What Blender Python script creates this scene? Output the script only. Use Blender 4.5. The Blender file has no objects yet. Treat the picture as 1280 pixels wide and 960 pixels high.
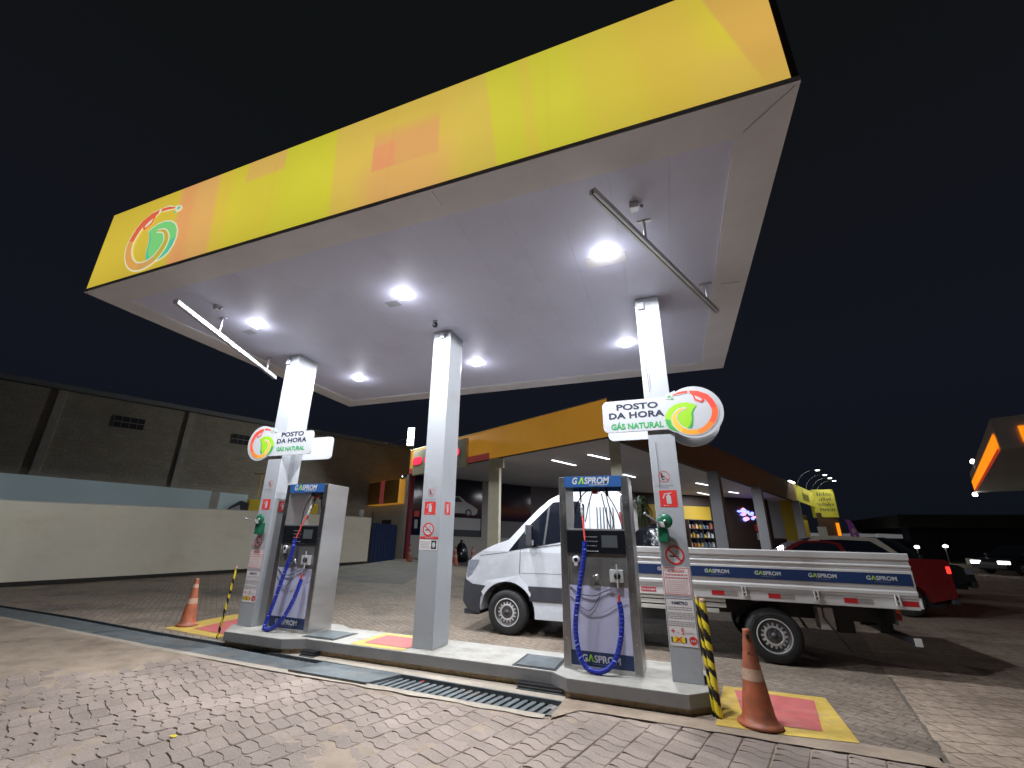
import bpy, bmesh, math, random
from mathutils import Vector, Matrix
R = math.radians
random.seed(7)
scene = bpy.context.scene
col = scene.collection

# ------------------------------------------------------------------ camera
YAW, PITCH, ROLL = -0.391, 0.345, 0.027
fw = Vector((math.sin(YAW)*math.cos(PITCH), math.cos(YAW)*math.cos(PITCH), math.sin(PITCH)))
rt = Vector((math.cos(YAW), -math.sin(YAW), 0)); up = rt.cross(fw)
r2 = rt*math.cos(ROLL)+up*math.sin(ROLL); u2 = -rt*math.sin(ROLL)+up*math.cos(ROLL)
cam = bpy.data.objects.new('camera', bpy.data.cameras.new('camera')); col.objects.link(cam)
M = Matrix((r2, u2, -fw)).transposed().to_4x4(); M.translation = (6.409, -5.697, 1.5)
cam.matrix_world = M
cam.data.sensor_width = 36; cam.data.lens = 550.97/1280*36
cam.data.shift_x = 32.46/1280; cam.data.shift_y = -1.15/1280
cam.data.clip_end = 800; cam.data.clip_start = 0.05
scene.camera = cam
# ------------------------------------------------------------------ night sky
world = bpy.data.worlds.new('World'); scene.world = world; world.use_nodes = True
nt = world.node_tree; nt.nodes.clear()
wo = nt.nodes.new('ShaderNodeOutputWorld'); bg = nt.nodes.new('ShaderNodeBackground')
tc = nt.nodes.new('ShaderNodeTexCoord'); sep = nt.nodes.new('ShaderNodeSeparateXYZ'); cr = nt.nodes.new('ShaderNodeValToRGB')
nt.links.new(tc.outputs['Generated'], sep.inputs[0]); nt.links.new(sep.outputs['Z'], cr.inputs[0])
nt.links.new(cr.outputs[0], bg.inputs[0]); nt.links.new(bg.outputs[0], wo.inputs[0])
e = cr.color_ramp.elements
e[0].position = 0.0; e[0].color = (0.0032, 0.0043, 0.0066, 1)
e[1].position = 0.75; e[1].color = (0.0038, 0.0045, 0.0050, 1)
m_ = cr.color_ramp.elements.new(0.3); m_.color = (0.0050, 0.0058, 0.0100, 1)
bg.inputs[1].default_value = 1.0
scene.view_settings.view_transform = 'Standard'; scene.view_settings.look = 'None'
scene.view_settings.exposure = 0.42; scene.view_settings.gamma = 1.0
scene.render.engine = 'CYCLES'
scene.cycles.use_denoising = True
scene.cycles.max_bounces = 6; scene.cycles.diffuse_bounces = 4; scene.cycles.glossy_bounces = 3; scene.cycles.transparent_max_bounces = 6
scene.cycles.sample_clamp_indirect = 4.0
LAMP_POWER = 335.0
LAMP_COL = (.92, .955, 1.0)

# ------------------------------------------------------------------ materials
MATS = {}
def mat(name, rgb, rough=0.6, metal=0.0, vary=0.0, vscale=6.0, bump=0.0, bscale=40.0, emit=None, estr=1.0, dirt=None, dscale=1.5, dlo=0.5, dhi=0.7, spec=0.5, alpha=1.0, stretch=None, coat=0.0):
    m = bpy.data.materials.new(name); m.use_nodes = True; MATS[name] = m
    t = m.node_tree; b = t.nodes['Principled BSDF']
    b.inputs['Base Color'].default_value = (*rgb, 1); b.inputs['Roughness'].default_value = rough
    b.inputs['Metallic'].default_value = metal; b.inputs['Specular IOR Level'].default_value = spec
    b.inputs['Coat Weight'].default_value = coat
    if alpha < 1: b.inputs['Alpha'].default_value = alpha
    tc = t.nodes.new('ShaderNodeTexCoord'); src = tc.outputs['Object']
    if stretch:
        mp = t.nodes.new('ShaderNodeMapping'); mp.inputs['Scale'].default_value = stretch
        t.links.new(src, mp.inputs[0]); src = mp.outputs[0]
    cur = None
    if vary > 0:
        n = t.nodes.new('ShaderNodeTexNoise'); n.inputs['Scale'].default_value = vscale; n.inputs['Detail'].default_value = 5; n.inputs['Roughness'].default_value = 0.65
        t.links.new(src, n.inputs['Vector'])
        mr = t.nodes.new('ShaderNodeMapRange'); mr.inputs['From Min'].default_value = .3; mr.inputs['From Max'].default_value = .7
        mr.inputs['To Min'].default_value = 1-vary; mr.inputs['To Max'].default_value = 1+vary*.6
        t.links.new(n.outputs['Fac'], mr.inputs['Value'])
        mx = t.nodes.new('ShaderNodeVectorMath'); mx.operation = 'SCALE'; mx.inputs[0].default_value = rgb
        t.links.new(mr.outputs[0], mx.inputs['Scale']); cur = mx.outputs[0]
        rr = t.nodes.new('ShaderNodeMapRange'); rr.inputs['To Min'].default_value = max(0.03, rough-.12); rr.inputs['To Max'].default_value = min(1, rough+.12)
        t.links.new(n.outputs['Fac'], rr.inputs['Value']); t.links.new(rr.outputs[0], b.inputs['Roughness'])
    if dirt:
        n = t.nodes.new('ShaderNodeTexNoise'); n.inputs['Scale'].default_value = dscale; n.inputs['Detail'].default_value = 7; n.inputs['Roughness'].default_value = 0.7
        t.links.new(src, n.inputs['Vector'])
        mr = t.nodes.new('ShaderNodeMapRange'); mr.inputs['From Min'].default_value = dlo; mr.inputs['From Max'].default_value = dhi
        t.links.new(n.outputs['Fac'], mr.inputs['Value'])
        mx = t.nodes.new('ShaderNodeMix'); mx.data_type = 'RGBA'; t.links.new(mr.outputs[0], mx.inputs[0])
        if cur: t.links.new(cur, mx.inputs[6])
        else: mx.inputs[6].default_value = (*rgb, 1)
        mx.inputs[7].default_value = (*dirt, 1); cur = mx.outputs[2]
    if cur: t.links.new(cur, b.inputs['Base Color'])
    if bump > 0:
        n = t.nodes.new('ShaderNodeTexNoise'); n.inputs['Scale'].default_value = bscale; n.inputs['Detail'].default_value = 6
        t.links.new(src, n.inputs['Vector'])
        bp = t.nodes.new('ShaderNodeBump'); bp.inputs['Strength'].default_value = bump; bp.inputs['Distance'].default_value = 0.02
        t.links.new(n.outputs['Fac'], bp.inputs['Height']); t.links.new(bp.outputs[0], b.inputs['Normal'])
    if emit:
        b.inputs['Emission Color'].default_value = (*emit, 1); b.inputs['Emission Strength'].default_value = estr
        if vary > 0:
            e2 = t.nodes.new('ShaderNodeVectorMath'); e2.operation = 'SCALE'; e2.inputs[0].default_value = emit
            t.links.new(mr.outputs[0] if not dirt else mr.outputs[0], e2.inputs['Scale']); t.links.new(e2.outputs[0], b.inputs['Emission Color'])
    return m

def brick_mat(name, c1, c2, mortar, bw, bh, rot, msize=0.012, offset=0.5, dirt=(.05, .045, .04), dlo=.48, dhi=.72, sand=(.3, .22, .16)):
    m = bpy.data.materials.new(name); m.use_nodes = True; MATS[name] = m
    t = m.node_tree; b = t.nodes['Principled BSDF']; L = t.links
    tc = t.nodes.new('ShaderNodeTexCoord'); mp = t.nodes.new('ShaderNodeMapping'); mp.inputs['Rotation'].default_value = (0, 0, rot)
    L.new(tc.outputs['Object'], mp.inputs[0])
    wn = t.nodes.new('ShaderNodeTexNoise'); wn.inputs['Scale'].default_value = 3.0; wn.inputs['Detail'].default_value = 3; L.new(mp.outputs[0], wn.inputs['Vector'])
    sb = t.nodes.new('ShaderNodeVectorMath'); sb.operation = 'SUBTRACT'; L.new(wn.outputs['Color'], sb.inputs[0]); sb.inputs[1].default_value = (.5, .5, .5)
    sc = t.nodes.new('ShaderNodeVectorMath'); sc.operation = 'SCALE'; L.new(sb.outputs[0], sc.inputs[0]); sc.inputs['Scale'].default_value = .045
    ad = t.nodes.new('ShaderNodeVectorMath'); L.new(mp.outputs[0], ad.inputs[0]); L.new(sc.outputs[0], ad.inputs[1])
    br = t.nodes.new('ShaderNodeTexBrick'); br.inputs['Scale'].default_value = 1; br.inputs['Brick Width'].default_value = bw; br.inputs['Row Height'].default_value = bh
    br.inputs['Mortar Size'].default_value = msize*.5; br.inputs['Mortar Smooth'].default_value = .6; br.inputs['Bias'].default_value = -.1; br.offset = offset
    br.inputs['Color1'].default_value = (*c1, 1); br.inputs['Color2'].default_value = (*c2, 1); br.inputs['Mortar'].default_value = (*mortar, 1)
    L.new(ad.outputs[0], br.inputs['Vector'])
    def noise(s, lo, hi, d=6, r=.65):
        n = t.nodes.new('ShaderNodeTexNoise'); n.inputs['Scale'].default_value = s; n.inputs['Detail'].default_value = d; n.inputs['Roughness'].default_value = r
        L.new(tc.outputs['Object'], n.inputs['Vector'])
        mr = t.nodes.new('ShaderNodeMapRange'); mr.inputs['From Min'].default_value = lo; mr.inputs['From Max'].default_value = hi
        L.new(n.outputs['Fac'], mr.inputs['Value']); return n.outputs['Fac'], mr.outputs[0]
    def mixc(fac, a, c):
        x = t.nodes.new('ShaderNodeMix'); x.data_type = 'RGBA'; L.new(fac, x.inputs[0]); L.new(a, x.inputs[6]); x.inputs[7].default_value = (*c, 1); return x.outputs[2]
    _, s1 = noise(.9, .52, .66); _, s2 = noise(.45, dlo, dhi); f3, s3 = noise(14, .3, .75)
    c = mixc(s1, br.outputs['Color'], sand)
    md = t.nodes.new('ShaderNodeMath'); md.operation = 'MULTIPLY'; L.new(s2, md.inputs[0]); md.inputs[1].default_value = .75
    c = mixc(md.outputs[0], c, dirt)
    mm = t.nodes.new('ShaderNodeMix'); mm.data_type = 'RGBA'; mm.blend_type = 'MULTIPLY'; mm.inputs[0].default_value = .55
    L.new(c, mm.inputs[6]); L.new(s3, mm.inputs[7]); L.new(mm.outputs[2], b.inputs['Base Color'])
    b.inputs['Roughness'].default_value = .78
    hh = t.nodes.new('ShaderNodeMath'); hh.operation = 'MULTIPLY_ADD'; L.new(br.outputs['Fac'], hh.inputs[0]); hh.inputs[1].default_value = -.8
    L.new(f3, hh.inputs[2])
    bp = t.nodes.new('ShaderNodeBump'); bp.inputs['Strength'].default_value = .55; bp.inputs['Distance'].default_value = .012
    L.new(hh.outputs[0], bp.inputs['Height']); L.new(bp.outputs[0], b.inputs['Normal'])
    return m

brick_mat('lane_brick', (.36, .285, .22), (.29, .23, .175), (.13, .10, .075), .22, .11, R(38), dirt=(.07, .06, .055), dlo=.5, dhi=.68)
brick_mat('yard_brick', (.52, .40, .305), (.45, .345, .262), (.12, .09, .07), .24, .24, R(-15), msize=.014, dlo=.6, dhi=.9)
brick_mat('asphalt_ramp', (.18, .155, .135), (.14, .125, .11), (.07, .065, .06), .22, .11, R(20), sand=(.10, .10, .095), dirt=(.05, .05, .05))
# pavers: colour varies per paver through a colour attribute
def paver_mat():
    m = bpy.data.materials.new('paver'); m.use_nodes = True; MATS['paver'] = m
    t = m.node_tree; b = t.nodes['Principled BSDF']; L = t.links
    at = t.nodes.new('ShaderNodeAttribute'); at.attribute_name = 'tone'
    tc = t.nodes.new('ShaderNodeTexCoord')
    n = t.nodes.new('ShaderNodeTexNoise'); n.inputs['Scale'].default_value = 1.1; n.inputs['Detail'].default_value = 8; n.inputs['Roughness'].default_value = .7; L.new(tc.outputs['Object'], n.inputs['Vector'])
    r = t.nodes.new('ShaderNodeValToRGB'); L.new(n.outputs['Fac'], r.inputs[0])
    r.color_ramp.elements[0].position = .32; r.color_ramp.elements[0].color = (.225, .18, .152, 1)
    r.color_ramp.elements[1].position = .66; r.color_ramp.elements[1].color = (.35, .278, .236, 1)
    n2 = t.nodes.new('ShaderNodeTexNoise'); n2.inputs['Scale'].default_value = 55; n2.inputs['Detail'].default_value = 5; n2.inputs['Roughness'].default_value = .75; L.new(tc.outputs['Object'], n2.inputs['Vector'])
    mr = t.nodes.new('ShaderNodeMapRange'); mr.inputs['From Min'].default_value = .3; mr.inputs['From Max'].default_value = .7; mr.inputs['To Min'].default_value = .72; mr.inputs['To Max'].default_value = 1.15; L.new(n2.outputs['Fac'], mr.inputs['Value'])
    ml = t.nodes.new('ShaderNodeMath'); ml.operation = 'MULTIPLY'; L.new(mr.outputs[0], ml.inputs[0]); L.new(at.outputs['Fac'], ml.inputs[1])
    sc = t.nodes.new('ShaderNodeVectorMath'); sc.operation = 'SCALE'; L.new(r.outputs[0], sc.inputs[0]); L.new(ml.outputs[0], sc.inputs['Scale'])
    L.new(sc.outputs[0], b.inputs['Base Color']); b.inputs['Roughness'].default_value = .82
    v = t.nodes.new('ShaderNodeTexVoronoi'); v.inputs['Scale'].default_value = 90; L.new(tc.outputs['Object'], v.inputs['Vector'])
    a = t.nodes.new('ShaderNodeMath'); L.new(n2.outputs['Fac'], a.inputs[0]); a.inputs[1].default_value = 0
    bp = t.nodes.new('ShaderNodeBump'); bp.inputs['Strength'].default_value = .6; bp.inputs['Distance'].default_value = .008
    L.new(a.outputs[0], bp.inputs['Height']); L.new(bp.outputs[0], b.inputs['Normal'])
paver_mat()
mat('sand', (.34, .265, .20), .92, vary=.25, vscale=3, bump=.5, bscale=120, dirt=(.22, .16, .12), dscale=2.2, dlo=.5, dhi=.7)
mat('joint_dirt', (.15, .122, .098), .95, vary=.3, vscale=8, bump=.5, bscale=80)
mat('mortar', (.39, .335, .27), .9, vary=.18, vscale=9, bump=.5, bscale=60)
mat('white_paint', (.355, .37, .395), .38, vary=.05, vscale=3, dirt=(.29, .28, .26), dscale=2.5, dlo=.57, dhi=.8)
mat('soffit_panel', (.60, .605, .74), .5, vary=.05, vscale=.5, dirt=(.53, .53, .64), dscale=.9, dlo=.5, dhi=.75)
mat('soffit_border', (.66, .635, .64), .5, vary=.10, vscale=1.2)
mat('dark_trim', (.055, .045, .042), .5)
mat('black', (.012, .012, .014), .45)
mat('black_gloss', (.01, .011, .014), .12)
mat('rubber', (.018, .018, .019), .75, vary=.3, vscale=12, bump=.15, bscale=60)
mat('dark_grey', (.045, .047, .052), .5, vary=.15)
mat('screen', (.05, .055, .06), .3, emit=(.10, .12, .12), estr=.12)
mat('steel', (.58, .57, .56), .38, .85, vary=.09, vscale=1.0, stretch=(.6, .6, 3), dirt=(.42, .40, .38), dscale=1.2, dlo=.5, dhi=.85)
mat('steel_dark', (.38, .38, .385), .36, 1.0, vary=.25, vscale=5)
mat('steel_panel', (.24, .235, .23), .42, .7, vary=.2, vscale=3)
mat('chrome', (.68, .69, .70), .36, .45)
mat('grate_metal', (.135, .155, .165), .62, .3, vary=.35, vscale=5, dirt=(.20, .16, .12), dscale=2.0, dlo=.52, dhi=.72, bump=.25, bscale=20)
mat('concrete_top', (.37, .358, .325), .7, vary=.12, vscale=4, dirt=(.25, .22, .185), dscale=3, dlo=.50, dhi=.75, bump=.15, bscale=40)
mat('grey_paint', (.235, .23, .23), .5, vary=.14, vscale=4, dirt=(.13, .12, .11), dscale=4, dlo=.55, dhi=.8)
mat('old_brick', (.46, .35, .22), .9, vary=.5, vscale=7, bump=.8, bscale=12, dirt=(.12, .095, .07), dscale=7)
mat('yellow_paint', (.56, .385, .075), .6, vary=.2, vscale=8, dirt=(.35, .27, .16), dscale=6, dlo=.52, dhi=.72, bump=.15, bscale=40)
mat('red_paint', (.48, .115, .11), .6, vary=.18, vscale=8, dirt=(.36, .17, .14), dscale=6, dlo=.52, dhi=.75, bump=.15, bscale=40)
mat('cone_orange', (.43, .115, .05), .5, vary=.3, vscale=7, dirt=(.22, .085, .055), dscale=5, dlo=.42, dhi=.66)
mat('cone_white', (.47, .31, .22), .5, vary=.2, vscale=9, dirt=(.35, .22, .16), dscale=8)
mat('tape_yellow', (.78, .62, .03), .4, vary=.1)
mat('tape_black', (.012, .012, .012), .4)
mat('sign_white', (.47, .48, .50), .4)
mat('sign_red', (.62, .035, .03), .45)
mat('sign_black', (.02, .02, .025), .5)
mat('sign_navy', (.012, .016, .045), .5)
mat('sign_green', (.02, .30, .075), .5)
mat('text_grey', (.22, .22, .25), .6)
mat('text_red', (.6, .1, .1), .6)
mat('paper', (.66, .62, .62), .7, vary=.06)
mat('blue_header', (.02, .085, .26), .4)
mat('navy_band', (.012, .03, .10), .4)
mat('lavender_panel', (.47, .47, .63), .35, vary=.06, vscale=3)
mat('logo_green', (.28, .55, .02), .5); mat('logo_green_dark', (.05, .33, .07), .5)
for i, c in enumerate([(.85, .07, .045), (.85, .12, .04), (.84, .22, .035), (.84, .34, .03), (.83, .45, .04)]): mat('logo_ring_%d' % i, c, .5)
mat('van_white', (.50, .52, .56), .28, vary=.04, vscale=2, coat=.6, dirt=(.42, .42, .43), dscale=1.6, dlo=.52, dhi=.8)
mat('bed_white', (.52, .505, .50), .4, vary=.05, vscale=3, dirt=(.45, .42, .40), dscale=3, dlo=.55, dhi=.8)
mat('van_plastic', (.035, .037, .046), .5, vary=.1)
mat('glass_dark', (.008, .010, .016), .06, spec=.7)
mat('glass_clear', (.10, .11, .12), .05, alpha=.14)
mat('seal', (.03, .03, .035), .6)
mat('lamp_glass', (.20, .22, .26), .12, vary=.3, vscale=14)
mat('reflector_red', (.42, .02, .025), .3); mat('reflector_grey', (.26, .23, .22), .4)
mat('tail_glow', (.6, .02, .02), .3, emit=(1, .03, .02), estr=1.6)
mat('tail_red', (.35, .015, .015), .25); mat('tail_orange', (.55, .11, .02), .3)
mat('hose_blue', (.010, .025, .33), .38, vary=.35, vscale=20)
mat('hose_light', (.20, .30, .75), .4)
mat('hose_red', (.60, .05, .04), .4)
mat('green_box', (.012, .13, .065), .38, vary=.15)
mat('green_dark', (.015, .075, .055), .4)
mat('wall_plaster', (.84, .80, .66), .85, vary=.10, vscale=.6, dirt=(.66, .60, .46), dscale=.6, dlo=.45, dhi=.75, bump=.1, bscale=30, stretch=(1, 1, 2))
mat('wall_cap', (.55, .53, .46), .8, vary=.1)
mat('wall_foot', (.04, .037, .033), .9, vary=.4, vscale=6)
mat('pale_blue_wall', (.62, .78, .82), .8, vary=.06, vscale=.5)
brick_mat('block_wall', (.56, .50, .42), (.48, .43, .36), (.38, .34, .29), .45, .22, 0, msize=.012, sand=(.60, .55, .48), dirt=(.31, .27, .22), dlo=.55, dhi=.8)
mat('pilaster', (.44, .42, .38), .9, vary=.2, vscale=2)
mat('pilaster_side', (.05, .05, .045), .9)
mat('vent_dark', (.03, .032, .045), .6)
mat('roof_edge', (.22, .235, .26), .7)
mat('store_grey', (.16, .155, .165), .75, vary=.08, vscale=.8)
mat('store_ceiling', (.70, .68, .72), .6, vary=.06, vscale=.4)
mat('store_dado', (.40, .395, .37), .75, vary=.08)
mat('cream_paint', (.80, .76, .58), .6, vary=.1, vscale=3)
mat('pillar_grey', (.40, .41, .44), .6, vary=.08)
mat('window_navy', (.010, .013, .032), .12)
mat('dark_fascia', (.46, .33, .19), .6, vary=.1, vscale=1)
mat('fascia_orange', (.48, .23, .04), .5, vary=.12, vscale=.25, emit=(.36, .165, .018), estr=.5)  # faint glow put into the material, standing in for light on the fascia
mat('fascia_red', (.30, .05, .04), .5, emit=(.17, .03, .03), estr=.5)
mat('maroon', (.22, .012, .03), .5)
mat('poster_white', (.42, .43, .44), .6); mat('poster_dark', (.04, .045, .06), .6)
mat('yellow_wall', (.62, .47, .05), .7, vary=.12)
mat('yellow_fascia', (.52, .49, .06), .6, vary=.1, emit=(.35, .34, .03), estr=.2)
mat('brown_wall', (.13, .07, .04), .75, vary=.15)
mat('dark_brown', (.035, .022, .018), .6, vary=.1)
mat('shop_yellow', (.36, .24, .02), .6, emit=(.25, .17, .01), estr=.12)
mat('neon_blue', (.2, .2, .9), .4, emit=(.22, .25, 1), estr=2.2); mat('neon_pink', (.9, .3, .4), .4, emit=(1, .3, .45), estr=1.6)
mat('red_neon', (.9, .05, .1), .4, emit=(1, .03, .09), estr=.9)
mat('tube_light', (.9, .9, 1), .4, emit=(.95, .97, 1), estr=2.5)
mat('lamp_white', (1, 1, 1), .4, emit=(1, 1, 1), estr=22)
mat('flood_white', (1, 1, 1), .4, emit=(.85, 1, .95), estr=14)
mat('small_light', (1, 1, 1), .4, emit=(1, 1, .95), estr=5)
mat('gate_blue', (.012, .03, .11), .6, vary=.1)
mat('car_red', (.12, .006, .007), .3, coat=.6, vary=.05); mat('car_beige', (.42, .37, .30), .35, coat=.5); mat('car_black', (.018, .021, .02), .25, coat=.6)
mat('car_grey', (.12, .13, .15), .3, coat=.5)
mat('tarp_black', (.008, .009, .013), .2, bump=1.0, bscale=9)
mat('leaf', (.04, .085, .03), .6, vary=.4, vscale=6); mat('stem', (.10, .07, .04), .8); mat('pot', (.28, .12, .05), .7)
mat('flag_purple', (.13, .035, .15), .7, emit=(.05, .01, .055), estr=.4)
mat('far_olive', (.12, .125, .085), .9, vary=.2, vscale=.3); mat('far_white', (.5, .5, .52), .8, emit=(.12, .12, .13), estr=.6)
mat('canopy_grey', (.74, .75, .68), .7, vary=.1, vscale=.5)
mat('strip_orange', (.8, .3, .02), .5, emit=(.95, .26, .005), estr=.85)
mat('strip_red', (.5, .02, .02), .5, emit=(.42, .012, .012), estr=.6)
mat('product_a', (.45, .32, .18), .6); mat('product_b', (.42, .42, .40), .5); mat('product_c', (.10, .16, .22), .5); mat('product_d', (.35, .08, .05), .5)
mat('lorry_yellow', (.85, .62, .03), .5)
mat('office_orange', (.40, .19, .045), .6, vary=.15)
mat('wheel_steel', (.15, .15, .155), .4, .8, vary=.2)
mat('bark', (.09, .07, .05), .9)
# backlit fascia cloth, one colour per printed block
FASC = dict(y=(.62, .52, .055), yd=(.61, .46, .06), o=(.67, .38, .115), oo=(.70, .30, .13), ol=(.63, .43, .09), g=(.57, .54, .05), dk=(.58, .34, .09))
for k, c in FASC.items(): mat('lit_'+k, tuple(min(1, v*.35) for v in c), .5, emit=c, estr=.66, vary=.13, vscale=.7)
for k, c in dict(white=(.72, .72, .55), green=(.20, .62, .20), teal=(.10, .52, .33), red=(.75, .13, .06), ring=(.72, .36, .09)).items(): mat('lit_'+k, tuple(v*.3 for v in c), .5, emit=c, estr=.70)

def cloth_mat():
    m = bpy.data.materials.new('lit_cloth'); m.use_nodes = True; MATS['lit_cloth'] = m; t = m.node_tree; b = t.nodes['Principled BSDF']
    at = t.nodes.new('ShaderNodeAttribute'); at.attribute_name = 'print'; t.links.new(at.outputs['Color'], b.inputs['Emission Color']); b.inputs['Emission Strength'].default_value = .74
    sc = t.nodes.new('ShaderNodeVectorMath'); sc.operation = 'SCALE'; sc.inputs['Scale'].default_value = .35; t.links.new(at.outputs['Color'], sc.inputs[0]); t.links.new(sc.outputs[0], b.inputs['Base Color']); b.inputs['Roughness'].default_value = .45
cloth_mat()
# ------------------------------------------------------------------ mesh builder
_bf = {}
def glyphs(s, bold, shear, space):
    key = (s, bold, shear, space)
    if key in _bf: return _bf[key]
    cu = bpy.data.curves.new('txt', 'FONT'); cu.body = s; cu.size = 1; cu.offset = bold; cu.shear = shear; cu.space_character = space; cu.resolution_u = 3
    o = bpy.data.objects.new('txt', cu); col.objects.link(o)
    dg = bpy.context.evaluated_depsgraph_get(); dg.update()
    me = bpy.data.meshes.new_from_object(o.evaluated_get(dg))
    V = [(v.co.x, v.co.y) for v in me.vertices]; F = [tuple(p.vertices) for p in me.polygons]
    bpy.data.objects.remove(o); bpy.data.curves.remove(cu); bpy.data.meshes.remove(me)
    _bf[key] = (V, F); return _bf[key]

def frame(o, u, v): u = Vector(u).normalized(); v = Vector(v).normalized(); return (Vector(o), u, v, u.cross(v))
def front(x, y, z): return frame((x, y, z), (1, 0, 0), (0, 0, 1))      # faces -Y

class MB:
    def __init__(s, mx=None): s.V = []; s.F = []; s.M = []; s.S = []; s.mats = []; s.mx = mx; s.tone = None
    def mi(s, m):
        if m not in s.mats: s.mats.append(m)
        return s.mats.index(m)
    def add(s, V, F, m, smooth=False):
        b = len(s.V); k = s.mi(m)
        for v in V:
            v = Vector(v); s.V.append(s.mx @ v if s.mx else v)
        for f in F: s.F.append([i+b for i in f]); s.M.append(k); s.S.append(smooth)
    def box(s, a, c, m, bev=0.0):
        x0, y0, z0 = [min(a[i], c[i]) for i in range(3)]; x1, y1, z1 = [max(a[i], c[i]) for i in range(3)]
        if bev <= 0:
            V = [(x, y, z) for x in (x0, x1) for y in (y0, y1) for z in (z0, z1)]
            F = [(0, 1, 3, 2), (4, 6, 7, 5), (0, 4, 5, 1), (2, 3, 7, 6), (0, 2, 6, 4), (1, 5, 7, 3)]
            s.add(V, F, m); return s
        bm = bmesh.new(); bmesh.ops.create_cube(bm, size=1)
        for v in bm.verts: v.co = Vector(((x0+x1)/2+v.co.x*(x1-x0), (y0+y1)/2+v.co.y*(y1-y0), (z0+z1)/2+v.co.z*(z1-z0)))
        bmesh.ops.bevel(bm, geom=bm.edges[:], offset=bev, segments=2, affect='EDGES', profile=.6)
        bm.verts.index_update()
        s.add([v.co.copy() for v in bm.verts], [[v.index for v in f.verts] for f in bm.faces], m, False); bm.free(); return s
    def prism(s, poly, fr, t0, t1, m, side=None, smooth=False):
        O, U, W, N = fr; n = len(poly)
        V = [O+U*p[0]+W*p[1]+N*t0 for p in poly]+[O+U*p[0]+W*p[1]+N*t1 for p in poly]
        s.add(V, [list(range(n))[::-1], [i+n for i in range(n)]], m)
        s.add(V, [[i, (i+1) % n, (i+1) % n+n, i+n] for i in range(n)], side or m, smooth); return s
    def flat(s, poly, fr, off, m):
        O, U, W, N = fr; s.add([O+U*p[0]+W*p[1]+N*off for p in poly], [list(range(len(poly)))], m); return s
    def rect(s, a, b, c, d, fr, off, m): return s.flat([(a, b), (c, b), (c, d), (a, d)], fr, off, m)
    def ring(s, cx, cy, r0, r1, fr, off, m, a0=0, a1=360, n=32):
        O, U, W, N = fr; V = []; F = []
        for i in range(n+1):
            a = R(a0+(a1-a0)*i/n)
            for r in (r0, r1): V.append(O+U*(cx+r*math.cos(a))+W*(cy+r*math.sin(a))+N*off)
            if i < n: F.append((2*i, 2*i+1, 2*i+3, 2*i+2))
        s.add(V, F, m); return s
    def disc(s, cx, cy, r, fr, off, m, n=28, ry=None):
        return s.flat([(cx+r*math.cos(2*math.pi*i/n), cy+(ry or r)*math.sin(2*math.pi*i/n)) for i in range(n)], fr, off, m)
    def text(s, t, fr, x, y, h, m, off=.002, width=None, bold=.0, shear=0, space=1, align='c'):
        V, F = glyphs(t, bold, shear, space)
        if not V: return s
        xs = [v[0] for v in V]; w = max(xs)-min(xs); x0 = min(xs)
        k = h/.73; kx = k if width is None else width/w
        W_ = w*kx; ox = x-(W_/2 if align == 'c' else 0 if align == 'l' else W_)
        O, U, W, N = fr
        s.add([O+U*(ox+(v[0]-x0)*kx)+W*(y+v[1]*k)+N*off for v in V], F, m); return s
    def tube(s, pts, r, m, seg=8, cap=True, smooth=True):
        pts = [Vector(p) for p in pts]; n = len(pts); V = []; F = []
        d0 = (pts[1]-pts[0]).normalized(); ref = Vector((0, 0, 1)) if abs(d0.z) < .9 else Vector((1, 0, 0))
        a = d0.cross(ref).normalized()
        for i, p in enumerate(pts):
            d = (pts[min(i+1, n-1)]-pts[max(i-1, 0)]).normalized()
            a = (a-d*a.dot(d)).normalized(); b = d.cross(a); rr = r[i] if isinstance(r, (list, tuple)) else r
            for k in range(seg):
                t = 2*math.pi*k/seg; V.append(p+a*rr*math.cos(t)+b*rr*math.sin(t))
        for i in range(n-1):
            for k in range(seg): F.append((i*seg+k, i*seg+(k+1) % seg, (i+1)*seg+(k+1) % seg, (i+1)*seg+k))
        s.add(V, F, m, smooth)
        if cap: s.add(V[:seg], [list(range(seg))[::-1]], m); s.add(V[-seg:], [list(range(seg))], m)
        return s
    def lathe(s, prof, o, axis, m, seg=28, smooth=True):
        o = Vector(o); ax = Vector(axis).normalized(); ref = Vector((0, 0, 1)) if abs(ax.z) < .9 else Vector((1, 0, 0))
        a = ax.cross(ref).normalized(); b = ax.cross(a); V = []; F = []
        for (r, h) in prof:
            for k in range(seg):
                t = 2*math.pi*k/seg; V.append(o+ax*h+a*r*math.cos(t)+b*r*math.sin(t))
        for i in range(len(prof)-1):
            for k in range(seg): F.append((i*seg+k, i*seg+(k+1) % seg, (i+1)*seg+(k+1) % seg, (i+1)*seg+k))
        s.add(V, F, m, smooth); return s
    def build(s, name, parent=None, label=None, loc=None):
        me = bpy.data.meshes.new(name); me.from_pydata([tuple(v) for v in s.V], [], s.F)
        for m in s.mats: me.materials.append(MATS[m])
        me.polygons.foreach_set('material_index', s.M); me.polygons.foreach_set('use_smooth', s.S)
        if s.tone is not None:
            at = me.color_attributes.new('tone', 'FLOAT_COLOR', 'POINT')
            at.data.foreach_set('color', [c for t in s.tone for c in (t, t, t, 1)])
        me.update()
        o = bpy.data.objects.new(name, me); col.objects.link(o)
        if parent: o.parent = parent
        if loc: 
            o.location = loc
        if label: o['label'] = label
        return o

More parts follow.
